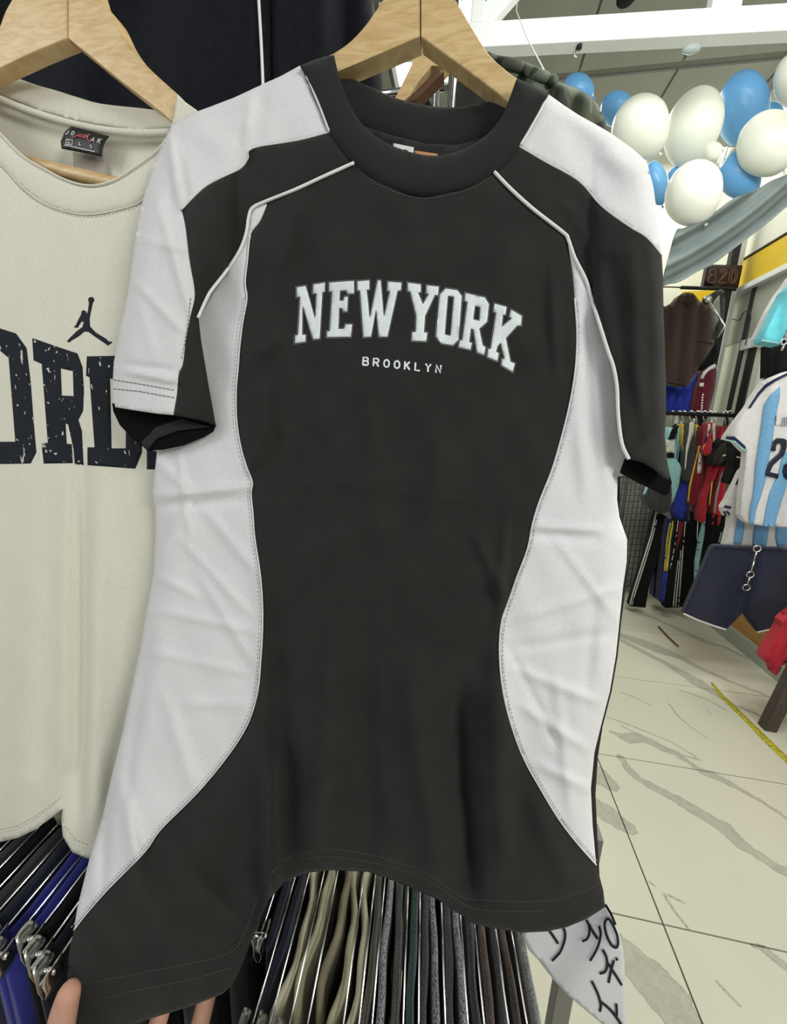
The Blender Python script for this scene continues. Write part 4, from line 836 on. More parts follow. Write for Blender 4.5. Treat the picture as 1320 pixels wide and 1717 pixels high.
# back of the shirt
back_o = [(503, 112), (450, 140), (394, 168), (333, 190), (300, 230), (300, 560), (268, 700)] + [(x + 5, y) for x, y in body_out[1:14]] + [(160, 1540), (260, 1520), (380, 1470), (470, 1440), (560, 1432), (660, 1440), (760, 1480), (850, 1520), (940, 1530), (1000, 1524), (1014, 1508), (1006, 1475), (1002, 1399), (999, 1332), (1003, 1268), (1011, 1217), (1026, 1159), (1036, 1100), (1042, 1042), (1050, 984), (1053, 943), (1052, 905), (1040, 860), (1040, 800), (1060, 700), (1085, 400), (1060, 260), (1000, 215), (920, 165), (880, 185), (840, 215), (802, 236), (764, 243), (715, 241), (662, 228), (609, 211), (570, 170)]
def DB(px, py):
    px = np.asarray(px, float); py = np.asarray(py, float)
    k = np.clip((py - 300) / 250, 0, 1); P_ = np.stack([px.ravel(), py.ravel()], -1)
    d = pdist(P_, body_out[1:-1], False).reshape(px.shape)
    return base(px, py) + 0.024 + 0.035 * np.clip(d / 120, 0, 1) * k + 0.004 * np.sin(px / 30.)
sheet('back_panel', back_o, DB, M['black_cotton'], ts, 12, 0.0012)
# collar
ci = spline([(560, 92), (565, 115), (573, 140), (585, 170), (601, 200), (620, 220), (647, 239), (685, 254), (730, 261), (772, 252), (810, 231), (836, 204), (851, 174), (860, 150), (867, 131)], 4)
collar = [(503, 110), (520, 103), (540, 96)] + ci + [(895, 144), (920, 158), (905, 186), (888, 216)] + col_front_out[::-1] + [(540, 195), (522, 150)]
def DC(px, py): return base(px, py) + 0.4 * creases(px, py)
sheet('collar', collar, DC, M['collar_black'], ts, 5, 0.0020, off=-0.0015, puff=0.0055, pw=11)
cb = spline([(560, 118), (590, 132), (632, 150), (655, 161), (692, 172), (745, 180), (791, 176), (829, 167), (860, 150)], 4)
cb2 = spline([(880, 190), (850, 205), (802, 238), (764, 245), (715, 244), (662, 230), (609, 213), (585, 195), (566, 150)], 4)
sheet('collar_back', cb + cb2, lambda px, py: base(px, py) + 0.040 - 0.018 * np.abs((px - 715) / 150.) ** 2, M['collar_black'], ts, 5, 0.002, puff=0.003, pw=8)
tube_px('neck_tape', spline([(612, 222), (662, 236), (715, 247), (764, 248), (812, 234)], 5), 0.0022, lambda px, py: base(px, py) + 0.036 - 0.014 * np.abs((px - 715) / 150.) ** 2, 0, M['collar_black'], ts)
lab = sheet('neck_label', [(660, 240), (694, 247), (691, 272), (656, 264)], lambda px, py: base(px, py) + 0.017, M['paper'], ts, 5, 0.0006); lab['label'] = 'white neck label'
strokes_mesh('label_print', [[(668, 249), (674, 251)], [(677, 251), (684, 253)], [(668, 254), (686, 257)]], 1.6, lambda px, py: base(px, py) + 0.017, -0.0004, M['ink'], lab)
o_ = sheet('size_tag', [(694, 252), (734, 258), (732, 272), (692, 270)], lambda px, py: base(px, py) + 0.019, M['orange_tag'], ts, 5, 0.0006); o_['label'] = 'orange printed tag'
# piping, seams, stitches
tube_px('piping', pipL, 0.0016, DL, -0.0022, M['piping'], ts, step=4); tube_px('piping', pipR, 0.0016, DR, -0.0022, M['piping'], ts, step=4)
tube_px('seam_cord', offset_curve(col_front_out, -1.5), 0.0012, DC, -0.0010, M['collar_black'], ts, step=4)
st_ = []
for cv, d_ in ((seamL_body, 5), (seamR_body, -5)): st_ += dashes(offset_curve(cv, d_), 4, 3)
st_ += dashes(offset_curve(cut(sleeve_fold, (318, 436), (297, 661)), 4), 4, 3) + dashes(shift(cut(seamSL, (424, 249), (305, 352)), -3, -5), 4, 3)
stitch_white = [s for s in st_]
strokes_mesh('seam_stitching', dashes(offset_curve(seamL_body[20:], 6), 4, 3) + dashes(offset_curve(seamR_body[20:], -6), 4, 3), 1.0, D, -0.0016, M['stitch_light'], ts, kind='stuff')
strokes_mesh('sleeve_stitching', dashes([(190, 637), (230, 643), (292, 654)], 5, 2) + dashes([(190, 652), (232, 656), (294, 667)], 5, 2) + dashes([(320, 500), (314, 556), (304, 606)], 4, 3), 1.2, DL, -0.0022, M['stitch_dark'], ts, kind='stuff')
hem = spline([(160, 1646), (230, 1632), (310, 1617), (380, 1600), (408, 1570), (435, 1500), (470, 1448), (510, 1430), (560, 1424), (633, 1436), (680, 1450), (720, 1466), (755, 1492), (785, 1507), (860, 1511), (930, 1509), (985, 1492), (1010, 1478)], 4)
hem2 = spline([(160, 1678), (230, 1660), (310, 1645), (390, 1622)], 4); hem3 = spline([(505, 1441), (560, 1437), (633, 1448), (690, 1464), (740, 1490), (790, 1522), (860, 1528), (915, 1527)], 4)
strokes_mesh('hem_stitching', dashes(hem, 4, 3) + dashes(hem2, 4, 3) + dashes(hem3, 4, 3), 1.1, D, -0.0016, M['stitch_dark'], ts, kind='stuff')
strokes_mesh('collar_stitching', dashes(shift(cut(col_front_out, (594, 273), (829, 288)), 0, 5), 4, 3), 1.0, D, -0.0018, M['stitch_dark'], ts, kind='stuff')

tube_px('seam_edge', seamL_body[8:], 0.0009, D, -0.0012, M['white_cotton'], ts, step=5); tube_px('seam_edge', seamR_body[8:], 0.0009, D, -0.0012, M['white_cotton'], ts, step=5)
tube_px('seam_edge', offset_curve(seamSL, 1.0), 0.0008, DL, -0.0012, M['white_cotton'], ts, step=5); tube_px('seam_edge', seamSR, 0.0008, DR, -0.0012, M['white_cotton'], ts, step=5)
tube_px('seam_edge', [(505, 112), (520, 140), (536, 178), (552, 220)], 0.0011, DL, -0.0026, M['white_cotton'], ts, step=5); tube_px('seam_edge', [(918, 162), (905, 188), (888, 218), (873, 243)], 0.0011, DR, -0.0026, M['white_cotton'], ts, step=5)
# print
cn = crop(430, 420, 2.64)
letters = [('letter_n', [(178, 163), (218, 157), (260, 300), (267, 190), (250, 190), (252, 150), (303, 142), (302, 182), (292, 184), (280, 390), (252, 394), (205, 245), (202, 372), (218, 374), (217, 404), (170, 411), (172, 376), (184, 374), (194, 204), (179, 206)], None),
 ('letter_e', [(322, 142), (432, 134), (432, 190), (405, 192), (398, 176), (370, 178), (368, 222), (385, 222), (390, 205), (405, 205), (402, 270), (385, 270), (380, 255), (366, 255), (363, 347), (388, 347), (395, 327), (424, 327), (418, 382), (312, 384), (312, 358), (325, 356), (336, 182), (322, 180)], None),
 ('letter_w', [(447, 136), (500, 132), (500, 172), (488, 174), (502, 298), (537, 132), (550, 132), (565, 292), (592, 180), (580, 177), (582, 138), (642, 142), (640, 176), (625, 178), (580, 382), (543, 382), (530, 262), (507, 382), (474, 384), (459, 177), (447, 176)], None),
 ('letter_y', [(670, 142), (728, 150), (728, 185), (716, 186), (737, 238), (764, 192), (752, 189), (754, 154), (808, 160), (804, 198), (790, 197), (747, 290), (742, 362), (757, 364), (752, 402), (688, 400), (690, 362), (706, 360), (708, 287), (682, 182), (670, 180)], None),
 ('letter_o', [(838, 168), (890, 176), (910, 202), (895, 395), (870, 420), (820, 412), (795, 380), (812, 195)], [(848, 200), (875, 204), (860, 378), (834, 372)]),
 ('letter_r', [(925, 188), (1012, 208), (1030, 238), (1022, 315), (1000, 335), (987, 345), (1002, 420), (1015, 428), (1008, 462), (978, 452), (962, 350), (950, 345), (942, 405), (955, 410), (948, 440), (895, 428), (900, 398), (912, 398), (935, 228), (922, 222)], [(968, 243), (992, 250), (988, 312), (960, 305)]),
 ('letter_k', [(1055, 235), (1108, 250), (1103, 285), (1092, 284), (1086, 338), (1132, 300), (1120, 292), (1128, 262), (1175, 290), (1172, 332), (1155, 332), (1105, 388), (1125, 492), (1145, 500), (1135, 538), (1085, 508), (1088, 480), (1100, 480), (1082, 408), (1067, 424), (1062, 448), (1074, 455), (1067, 490), (1022, 472), (1027, 435), (1038, 436), (1062, 275), (1050, 270)], None)]
def poly_offset(poly, d):
    P_ = np.array(poly, float); n = len(P_); ar = 0.5 * np.sum(P_[:, 0] * np.roll(P_[:, 1], -1) - np.roll(P_[:, 0], -1) * P_[:, 1]); s = 1 if ar > 0 else -1; out = []
    for i in range(n):
        a = P_[i] - P_[i - 1]; b = P_[(i + 1) % n] - P_[i]; a /= np.linalg.norm(a); b /= np.linalg.norm(b)
        na = np.array([a[1], -a[0]]) * s; nb = np.array([b[1], -b[0]]) * s; m_ = na + nb; L = m_ @ m_
        m_ = m_ * (2 / max(L, 0.9)) * 0.5 * 1.0; out.append(tuple(P_[i] + m_ * d))
    return out
rims = []
for nm, poly, hole in letters:
    pp = cn(poly); sheet(nm, pp, D, M['print_white'], ts, 5, 0.0003, off=-0.0016, holes=[cn(hole)] if hole else [])
    r_ = poly_offset(pp, 3.3); rims.append([tuple(p) for p in resample(r_ + [r_[0]], 3)])
    if hole: r_ = poly_offset(cn(hole), -2.0); rims.append([tuple(p) for p in resample(r_ + [r_[0]], 3)])
strokes_mesh('letter_outline', rims, 1.0, D, -0.0019, M['print_rim'], ts)
FONT = {'B': [[(0, 1), (0, 0), (.5, 0), (.62, .12), (.62, .35), (.5, .47), (0, .47)], [(.5, .47), (.68, .6), (.68, .88), (.55, 1), (0, 1)]], 'R': [[(0, 1), (0, 0), (.5, 0), (.65, .12), (.65, .38), (.5, .52), (0, .52)], [(.35, .52), (.68, 1)]],
 'O': [[(.35, 0), (.08, .15), (0, .5), (.08, .85), (.35, 1), (.62, .85), (.7, .5), (.62, .15), (.35, 0)]], 'K': [[(0, 0), (0, 1)], [(.62, 0), (.02, .58)], [(.22, .42), (.66, 1)]], 'L': [[(0, 0), (0, 1), (.6, 1)]], 'Y': [[(0, 0), (.33, .5), (.66, 0)], [(.33, .5), (.33, 1)]], 'N': [[(0, 1), (0, 0), (.62, 1), (.62, 0)]],
 'J': [[(.55, 0), (.5, .8), (.3, 1), (0, .85)]], 'D': [[(0, 0), (0, 1), (.4, 1), (.62, .7), (.62, .3), (.4, 0), (0, 0)]], 'A': [[(0, 1), (.33, 0), (.66, 1)], [(.15, .65), (.52, .65)]], 'M': [[(0, 1), (0, 0), (.35, .6), (.7, 0), (.7, 1)]]}
def text_strokes(txt, x, y, h, adv, dirx, diry, slant=0.0):
    out = []
    for k, chh in enumerate(txt):
        for s in FONT.get(chh, []):
            out.append([(x + (k * adv + u * h + slant * (1 - v) * h) * dirx[0] + v * h * diry[0], y + (k * adv + u * h + slant * (1 - v) * h) * dirx[1] + v * h * diry[1]) for u, v in s])
    return out
strokes_mesh('small_lettering', text_strokes('BROOKLYN', 609.5, 599, 12.5, 17.6, (0.993, 0.105), (-0.06, 1)), 3.1, D, -0.0019, M['print_white'], ts)

# wooden hangers
def hanger_arm(name, poly, y, th, parent, m=None): 
    o = sheet(name, poly, const(y), m or M['pine'], parent, 5, th)
    b = o.modifiers.new('bevel', 'BEVEL'); b.width = 0.0012; b.segments = 2; b.limit_method = 'ANGLE'; b.angle_limit = 1.0
    return o
def straight(o):
    pass
hg = thing('wooden_hanger', 'pale wooden hanger holding the NEW YORK t-shirt', 'hanger', Vector(PY(704, 0, .475)))
al = spline([(690, -62), (672, -40), (660, -20), (643, 0), (617, 38), (590, 68), (561, 89), (535, 100)], 4) + [(530, 128), (564, 121), (630, 93), (704, 61), (704, -62)]
ar_ = spline([(718, -62), (736, -40), (750, -20), (764, 0), (791, 45), (821, 91), (850, 118), (880, 140)], 4) + [(875, 190), (840, 160), (780, 115), (706, 61), (706, -62)]
for P_ in (al, ar_): straight(hanger_arm('arm', P_, .478, .021, hg))
a = Vector(PY(705, -62, .488)); r0 = 0.028
MB().tube([a + Vector((0, 0, -0.01)), a + Vector((0, 0, .035))] + [a + Vector((0, math.cos(q) * -r0 + r0 * 0, .035 + r0 + math.sin(q) * r0 - r0 * 0)) for q in np.linspace(-math.pi / 2, math.pi * 0.9, 14)], 0.0018, 8).build('hook', M['chrome'], hg, True)
# second wooden hanger seen through the gap
h2 = thing('wooden_hanger', 'wooden hanger, underside painted in shade, seen edge-on through the gap under the front hanger', 'hanger', Vector(PY(715, 90, .6)))
straight(hanger_arm('arm', [(706, 40), (748, 40), (752, 104), (744, 112), (724, 110), (700, 140), (688, 160), (640, 200), (668, 155), (690, 110)], .60, .020, h2))
straight(sheet('lower_face', [(736, 114), (744, 120), (700, 166), (684, 172), (690, 160)], const(.595), mat('pine_shaded', (0.12, 0.06, 0.03), 0.5), h2, 8, .018))  # shade on the hanger's underside, painted as a darker pine
# rack the front clothes hang on
rk2 = thing('garment_rack', 'chrome rack frame with upright post behind the front clothes', 'rack', (0.0, 0.62, 0))
pa = Vector(PY(745, 170, .66)); 
for dx in (-0.012, 0.010): MB().tube([Vector((pa.x + dx, .66, 0)), Vector((pa.x + dx, .66, 2.12))], 0.006, 10).build('upright', M['chrome'], rk2, True)
MB().tube([Vector(PY(632, 160, .64)), Vector(PY(744, 146, .66))], 0.005, 8).build('bracket', M['chrome'], rk2, True)
zr = world_loc(hg).z + 0.165
MB().tube([Vector((-1.1, .49, zr)), Vector((0.25, .49, zr))], 0.012, 12).build('rail', M['chrome'], rk2, True)
MB().tube([Vector((pa.x, .49, zr)), Vector((pa.x, .66, zr))], 0.008, 10).build('arm', M['chrome'], rk2, True)
# things glimpsed in the gap
bgp = tag(sheet('price_clip', [(700, 168), (716, 160), (722, 172), (712, 182), (700, 180)], const(.70), M['ink'], None, 4, .01), 'small dark clip behind the collar in the hanger gap', 'clip')

# camouflage shorts
def cd(px, py): return 0.66 + 0.010 * np.sin(px / 7.5 + py / 30) * np.clip(1 - (py - 90 - (px - 815) * 0.5) / 60, 0.1, 1) + 0.00012 * np.abs(px - 880)
cam_o = [(815, 94), (826, 93), (834, 101), (846, 99), (862, 104), (868, 112), (880, 111), (892, 118), (905, 123), (917, 128), (926, 131), (935, 137), (960, 145), (985, 157), (1003, 175), (1014, 200), (1022, 228), (1030, 300), (1030, 460), (760, 440), (752, 200), (756, 108), (790, 96)]
cs = thing('camouflage_shorts', 'dark green camouflage shorts with gathered waistband behind the right shoulder', 'shorts', Vector(PY(900, 200, .66)))
sheet('body', cam_o, cd, M['camo'], cs, 6, 0.02, rnd=0.012, rw=9)
tube_px('waistband', [(816, 97), (834, 104), (862, 108), (892, 121), (930, 136)], 0.006, cd, -0.002, M['camo'], cs, step=5)

# dark garments behind at the top left
def kd(px, py): return 0.80 + 0.016 * np.sin(px / 30.0 + py / 240.) + 0.012 * np.sin(px / 13.0 + 1.0 - py / 300.) * np.clip((px - 440) / 60, 0, 1)
tj = thing('track_jacket', 'black jacket with a thin white piping line hanging behind the left hangers', 'jacket', Vector(PY(250, 100, .8)))
sheet('body', [(-260, -160), (440, -160), (448, 60), (452, 300), (460, 900), (-260, 950)], kd, M['navy_black'], tj, 16, 0.03, rnd=0.02, rw=25)
tube_px('piping', spline([(428, -150), (431, -60), (434, 0), (438, 70), (441, 140), (446, 300), (452, 500)], 4), 0.0027, kd, -0.004, M['piping'], tj)
tj2 = thing('track_trousers', 'plain black garment hanging behind the wooden hanger, right of the piped jacket', 'trousers', Vector(PY(540, 60, .84)))
sheet('body', [(446, -160), (610, -160), (619, 0), (624, 30), (634, 100), (640, 160), (650, 500), (640, 900), (452, 900)], kd, M['navy_black'], tj2, 12, 0.03, off=0.03, rnd=0.02, rw=20)

# ---------------------------------------------------------------- cream t-shirt
cctrl = np.array([(0, 273, .505), (150, 350, .495), (290, 230, .505), (-200, 300, .50), (-250, 800, .49), (0, 800, .475), (250, 800, .472), (0, 1400, .372), (148, 1440, .358), (250, 1300, .405), (-250, 1400, .375), (0, 1100, .43), (220, 1080, .437)], float)
cbase = tps(cctrl)
ccr = ridge_fn([(136, 740, 132, 1420, 13, -.012), (112, 800, 108, 1380, 20, .007), (170, 780, 150, 1420, 22, .010), (60, 900, 30, 1400, 30, .006), (0, 500, -10, 1300, 40, -.006), (230, 900, 210, 1350, 24, -.004), (240, 360, 190, 700, 26, .003), (20, 380, 40, 700, 40, .002), (120, 350, 140, 700, 60, .002), (0, 1330, 60, 1300, 20, .002), (105, 1356, 118, 1280, 12, -.005)])
def DJ(px, py): return cbase(px, py) + ccr(px, py) + 0.6 * flut(px, py)
cr_ = thing('t_shirt', 'cream t-shirt with big worn dark lettering, hanging at the left', 't-shirt', (-0.5, 0.5, 1.5))
jout = spline([(-120, 100), (-60, 235), (0, 273), (38, 314), (76, 341), (121, 356), (159, 358), (208, 348), (239, 335), (275, 300), (300, 250)], 4)
cream_out = jout + [(330, 190), (345, 400), (320, 700), (285, 1000), (250, 1250), (222, 1415), (148, 1440), (121, 1429), (105, 1402), (103, 1375), (105, 1356), (61, 1390), (30, 1405), (0, 1412), (-60, 1420), (-250, 1440), (-340, 800), (-330, 200), (-240, 120)]
sheet('front_panel', cream_out, DJ, M['cream_cotton'], cr_, 9, 0.0012, puff=0.001, pw=4)
jin = spline([(-70, 120), (-40, 180), (0, 223), (38, 261), (76, 284), (114, 303), (152, 311), (189, 303), (227, 280), (262, 254), (280, 231), (292, 206)], 4)
sheet('collar', jin + [(300, 250)] + jout[::-1][1:-1] + [(-120, 100)], DJ, M['cream_cotton'], cr_, 5, 0.002, off=-0.001, puff=0.004, pw=8)
nb = lambda px, py: cbase(px, py) + 0.045 - 0.02 * np.abs((px - 120) / 170.) ** 2
sheet('collar_back', spline([(-60, 95), (-20, 118), (23, 129), (60, 142), (95, 152), (130, 163), (170, 174), (242, 182), (270, 186), (296, 184)], 3) + spline([(296, 212), (240, 218), (200, 214), (150, 206), (100, 194), (60, 182), (20, 166), (-60, 140)], 3), nb, M['cream_cotton'], cr_, 6, 0.002, puff=0.003, pw=6)
tube_px('neck_tape', spline([(-40, 148), (10, 170), (60, 189), (120, 207), (180, 219), (240, 224), (290, 222)], 4), 0.0042, nb, -0.004, M['cream_cotton'], cr_)
sheet('back_panel', [(-240, 150), (-60, 140), (20, 168), (100, 196), (200, 216), (296, 212), (330, 200), (315, 700), (280, 1000), (240, 1250), (200, 1360), (150, 1390), (0, 1370), (-200, 1390), (-320, 800)], lambda px, py: nb(px, py) + 0.012, M['cream_cotton'], cr_, 14, 0.0015)
sheet('shoulder_tip', [(288, 214), (297, 157), (312, 172), (332, 186), (312, 200)], lambda px, py: cbase(px, py) - 0.004, M['cream_cotton'], cr_, 5, 0.002)
strokes_mesh('collar_stitching', dashes(shift(cut(jout, (0, 273), (239, 335)), 0, 5), 4, 3), 1.0, DJ, -0.0016, mat('stitch_cream', (0.30, 0.30, 0.24), 0.8), cr_, kind='stuff')
strokes_mesh('hem_stitching', dashes([(0, 1392), (30, 1385), (61, 1368), (105, 1335)], 4, 3) + dashes([(108, 1385), (125, 1408), (150, 1418)], 4, 3), 1.0, DJ, -0.0016, mat('stitch_cream_dark', (0.35, 0.35, 0.28), 0.8), cr_, kind='stuff')
tube_px('collar_edge', jin, 0.0012, DJ, -0.0045, M['cream_cotton'], cr_, step=4); tube_px('collar_seam', offset_curve(jout, 1.0), 0.0010, DJ, -0.0012, M['cream_cotton'], cr_, step=4)
tube_px('hem_fold', spline([(-60, 1402), (0, 1394), (30, 1387), (61, 1371), (104, 1338)], 4), 0.0014, DJ, -0.0006, M['cream_cotton'], cr_); tube_px('hem_fold', spline([(106, 1380), (122, 1408), (150, 1420), (200, 1420)], 4), 0.0014, DJ, -0.0006, M['cream_cotton'], cr_)
cj = crop(0, 450, 2.933)
for nm, poly, hole in (('letter_o', [(0, 295), (78, 320), (130, 392), (150, 560), (165, 760), (178, 905), (150, 960), (-260, 966), (-300, 905), (-280, 560), (-250, 392), (-200, 320), (-120, 292)], [(0, 405), (42, 440), (58, 640), (75, 852), (-190, 855), (-175, 640), (-160, 440), (-120, 402)]),
    ('letter_r', [(158, 342), (260, 378), (380, 418), (405, 485), (412, 600), (408, 700), (385, 745), (402, 800), (412, 968), (368, 962), (362, 890), (335, 768), (322, 762), (327, 862), (352, 865), (357, 958), (215, 960), (203, 858), (235, 858), (205, 470), (165, 452)], [(298, 492), (358, 505), (362, 628), (303, 625)]),
    ('letter_d', [(427, 432), (460, 432), (565, 430), (650, 470), (700, 600), (697, 905), (665, 985), (430, 968), (430, 880), (465, 880), (440, 535), (423, 528)], [(540, 540), (590, 560), (620, 650), (618, 885), (548, 885)]),
    ('letter_a', [(722, 890), (800, 905), (800, 990), (722, 988)], None)):
    sheet(nm, cj(poly), DJ, M['worn_print'], cr_, 6, 0.0003, off=-0.0014, holes=[cj(hole)] if hole else [])
logo = [[(448 + 15 * math.cos(a), 155 + 15 * math.sin(a)) for a in np.linspace(0, 2 * math.pi, 14)[:-1]],
        [(438, 165), (456, 168), (446, 215), (440, 250), (442, 285), (470, 315), (520, 345), (535, 360), (553, 360), (545, 370), (530, 380), (515, 368), (470, 338), (435, 312), (415, 310), (385, 335), (350, 355), (342, 364), (328, 360), (340, 345), (375, 310), (405, 288), (412, 262), (400, 262), (385, 285), (383, 292), (362, 290), (372, 280), (386, 250), (398, 228), (402, 208), (415, 206), (424, 214), (428, 225), (432, 210)]]
vs = []
for k, L in enumerate(logo): sheet('jumping_figure' if k else 'ball_mark', cj(L), DJ, M['ink'], cr_, 3, 0.0003, off=-0.0014)
ck = crop(60, 180, 6.6)
nlab = sheet('neck_label', ck([(390, 208), (600, 262), (812, 318), (770, 360), (745, 430), (725, 545), (500, 498), (285, 455), (275, 380), (320, 270)]), lambda px, py: nb(px, py) - 0.012, M['label_black'], cr_, 4, 0.0008, puff=0.003, pw=6); nlab['label'] = 'black folded neck label with white letters'
dl = lambda px, py: nb(px, py) - 0.0160
strokes_mesh('label_print', text_strokes('J', *ck([(335, 250)])[0], 6.5, 9.2, (0.97, 0.25), (-0.25, 1), .2) + text_strokes('D', *ck([(400, 262)])[0], 6, 9.2, (0.97, 0.25), (-0.25, 1), .2) + text_strokes('M', *ck([(545, 300)])[0], 6, 9.2, (0.97, 0.25), (-0.25, 1), .2) + text_strokes('AK', *ck([(620, 325)])[0], 7, 11, (0.97, 0.25), (-0.25, 1), .2) +
    [ck(L) for L in ([(340, 352), (405, 362), (400, 415), (332, 405), (340, 352)], [(362, 370), (358, 392), (380, 396)], [(482, 385), (480, 412), (498, 418)], [(608, 412), (605, 438), (622, 446)], [(318, 415), (480, 452), (650, 490)])], 1.1, dl, 0, M['piping'], nlab)
strokes_mesh('label_emblem', [ck(L) for L in ([(400, 335), (450, 310), (500, 300), (560, 330), (600, 385)], [(450, 310), (520, 330), (600, 295)])], 2.0, dl, -0.0003, M['print_red'], nlab)
sheet('label_tape', ck([(410, 490), (770, 560), (790, 780), (420, 700)]), lambda px, py: nb(px, py) + 0.006, col_cloth('warm_grey_tape', (0.40, 0.36, 0.32)), cr_, 6, 0.0008)
hc = thing('wooden_hanger', 'honey coloured wooden hanger holding the cream t-shirt', 'hanger', Vector(PY(110, 0, .52)))
hl = spline([(94, -110), (70, -70), (42, -40), (19, 0), (8, 20), (-10, 60), (-60, 110), (-120, 150)], 4) + [(-130, 190), (0, 114), (55, 88), (112, 64), (112, -110)]
hr = spline([(132, -110), (148, -60), (158, -25), (167, 0), (189, 23), (212, 68), (246, 110), (297, 157)], 4) + [(300, 215), (270, 188), (200, 134), (150, 93), (114, 64), (114, -110)]
for P_ in (hl, hr): straight(hanger_arm('arm', P_, .515, .020, hc))
a = Vector(PY(113, -110, .525)); MB().tube([a + Vector((0, 0, -0.01)), a + Vector((0, 0, .06)), a + Vector((0, .03, .09)), a + Vector((0, .05, .06))], 0.0018, 8).build('hook', M['chrome'], hc, True)
MB().tube([Vector(PY(x, y, .528)) for x, y in spline([(-60, 262), (20, 268), (72, 280), (130, 294), (190, 308), (300, 330)], 4)], 0.0085, 12).build('trouser_bar', M['pine'], hc, True)

# ---------------------------------------------------------------- trouser rack under the shirts
BD = Vector((-0.098, 0.992, 0)).normalized(); SIDE = Vector((BD.y, -BD.x, 0))
KN = {'black': (M['deep_black'], 0), 'navy': (col_cloth('night_navy', (0.010, 0.013, 0.028)), 0), 'charcoal': (CHAR, 0), 'royal': (col_cloth('royal_blue', (0.018, 0.022, 0.20)), 0),
      'khaki': (col_cloth('khaki_cotton', (0.36, 0.34, 0.22)), 0), 'beige': (col_cloth('beige_cotton', (0.50, 0.47, 0.34)), 0), 'taupe': (col_cloth('taupe_cotton', (0.20, 0.17, 0.11)), 0), 'olive': (col_cloth('olive_grey_cotton', (0.085, 0.085, 0.065)), 0),
      'melange': (knit('grey_melange', (0.03, 0.035, 0.04), (0.40, 0.41, 0.44)), 1), 'green': (knit('moss_green_knit', (0.022, 0.035, 0.025), (0.075, 0.10, 0.07)), 1), 'teal': (knit('dark_teal_knit', (0.012, 0.035, 0.032), (0.04, 0.095, 0.085)), 1),
      'dark_knit': (knit('dark_grey_knit', (0.015, 0.016, 0.018), (0.06, 0.06, 0.065)), 1), 'brown': (knit('brown_knit', (0.035, 0.022, 0.016), (0.11, 0.075, 0.055)), 1), 'light': (knit('light_grey_knit', (0.12, 0.125, 0.12), (0.34, 0.35, 0.34)), 1)}
NMS = {'black': 'black', 'navy': 'night navy', 'charcoal': 'charcoal', 'royal': 'royal blue', 'khaki': 'khaki', 'beige': 'beige', 'taupe': 'taupe brown', 'olive': 'olive grey', 'melange': 'grey melange', 'green': 'moss green knit', 'teal': 'dark teal knit', 'dark_knit': 'dark grey knit', 'brown': 'brown knit', 'light': 'light grey knit'}
def trouser(x717, kind, z, y_near, length, wid, wav, label):
    m, kn = KN[kind]; p = Vector(PZ(x717, 1717, z)); p = p + BD * ((y_near - p.y) / BD.y)
    root = thing('trousers', label, 'trousers', p)
    # a folded cloth hanging over the bar: cross section profile swept along the bar
    n = 26; vs = []; fs = []; prof = [(-.5, -.55), (-.5, -.30), (-.5, -.12), (-.49, -.03), (-.36, 0.0), (0, .006), (.36, 0.0), (.49, -.03), (.5, -.12), (.5, -.30), (.5, -.55)]
    ph = random.random() * 6
    for i in range(n + 1):
        s = i / n; c = p + BD * (s * length)
        end = 1 - 0.5 * (abs(2 * s - 1) ** 14)
        for k, (a, b) in enumerate(prof):
            wv = wav * math.sin(s * 13 + ph + b * 5) + wav * 0.5 * math.sin(s * 31 + ph * 2 + b * 12)
            zz = b + (wav * 1.2 * math.sin(s * 9 + ph * 1.7) if abs(a) < .495 else 0)
            q = c + SIDE * (a * wid * end + wv) + Vector((0, 0, zz)); vs.append(tuple(q))
    L = len(prof)
    for i in range(n):
        for k in range(L - 1): fs.append((i * L + k, i * L + k + 1, (i + 1) * L + k + 1, (i + 1) * L + k))
    fs.append(tuple(range(L))[::-1]); fs.append(tuple(n * L + k for k in range(L)))
    for i in range(n): fs.append((i * L, (i + 1) * L, (i + 1) * L + L - 1, i * L + L - 1))
    o = link('cloth', mesh('cloth', vs, fs), m, root)
    return root, p
def clip(c, parent, flip=1):
    # two pressed metal jaws, a spring and a white pad
    u = SIDE
    for s in (-1, 1):
        vs = []; fs = []; rows = [(0.020, .010, .009), (0.012, .006, .012), (0.0, .0035, .013), (-.012, .005, .012), (-.024, .0015, .011)]
        for (zz, off_, hw) in rows:
            for e in (-1, -.5, 0, .5, 1):
                vs.append(tuple(c + u * s * (off_ + 0.0015 * (1 - e * e)) + BD * (e * hw) + Vector((0, 0, zz))))
        for r in range(len(rows) - 1):
            for k in range(4): fs.append((r * 5 + k, r * 5 + k + 1, (r + 1) * 5 + k + 1, (r + 1) * 5 + k))
        o = link('jaw', mesh('jaw', vs, fs), M['steel'], parent); so_ = o.modifiers.new('solidify', 'SOLIDIFY'); so_.thickness = 0.0009
    MB().tube([c - u * .009 + Vector((0, 0, .004)), c + u * .009 + Vector((0, 0, .004))], 0.0035, 8).build('spring', M['chrome'], parent, True)
    MB().tube([c - BD * .004 + Vector((0, 0, -.016)), c + BD * .006 + Vector((0, 0, -.016))], 0.0045, 8).build('pad', M['white_plastic'], parent, True)
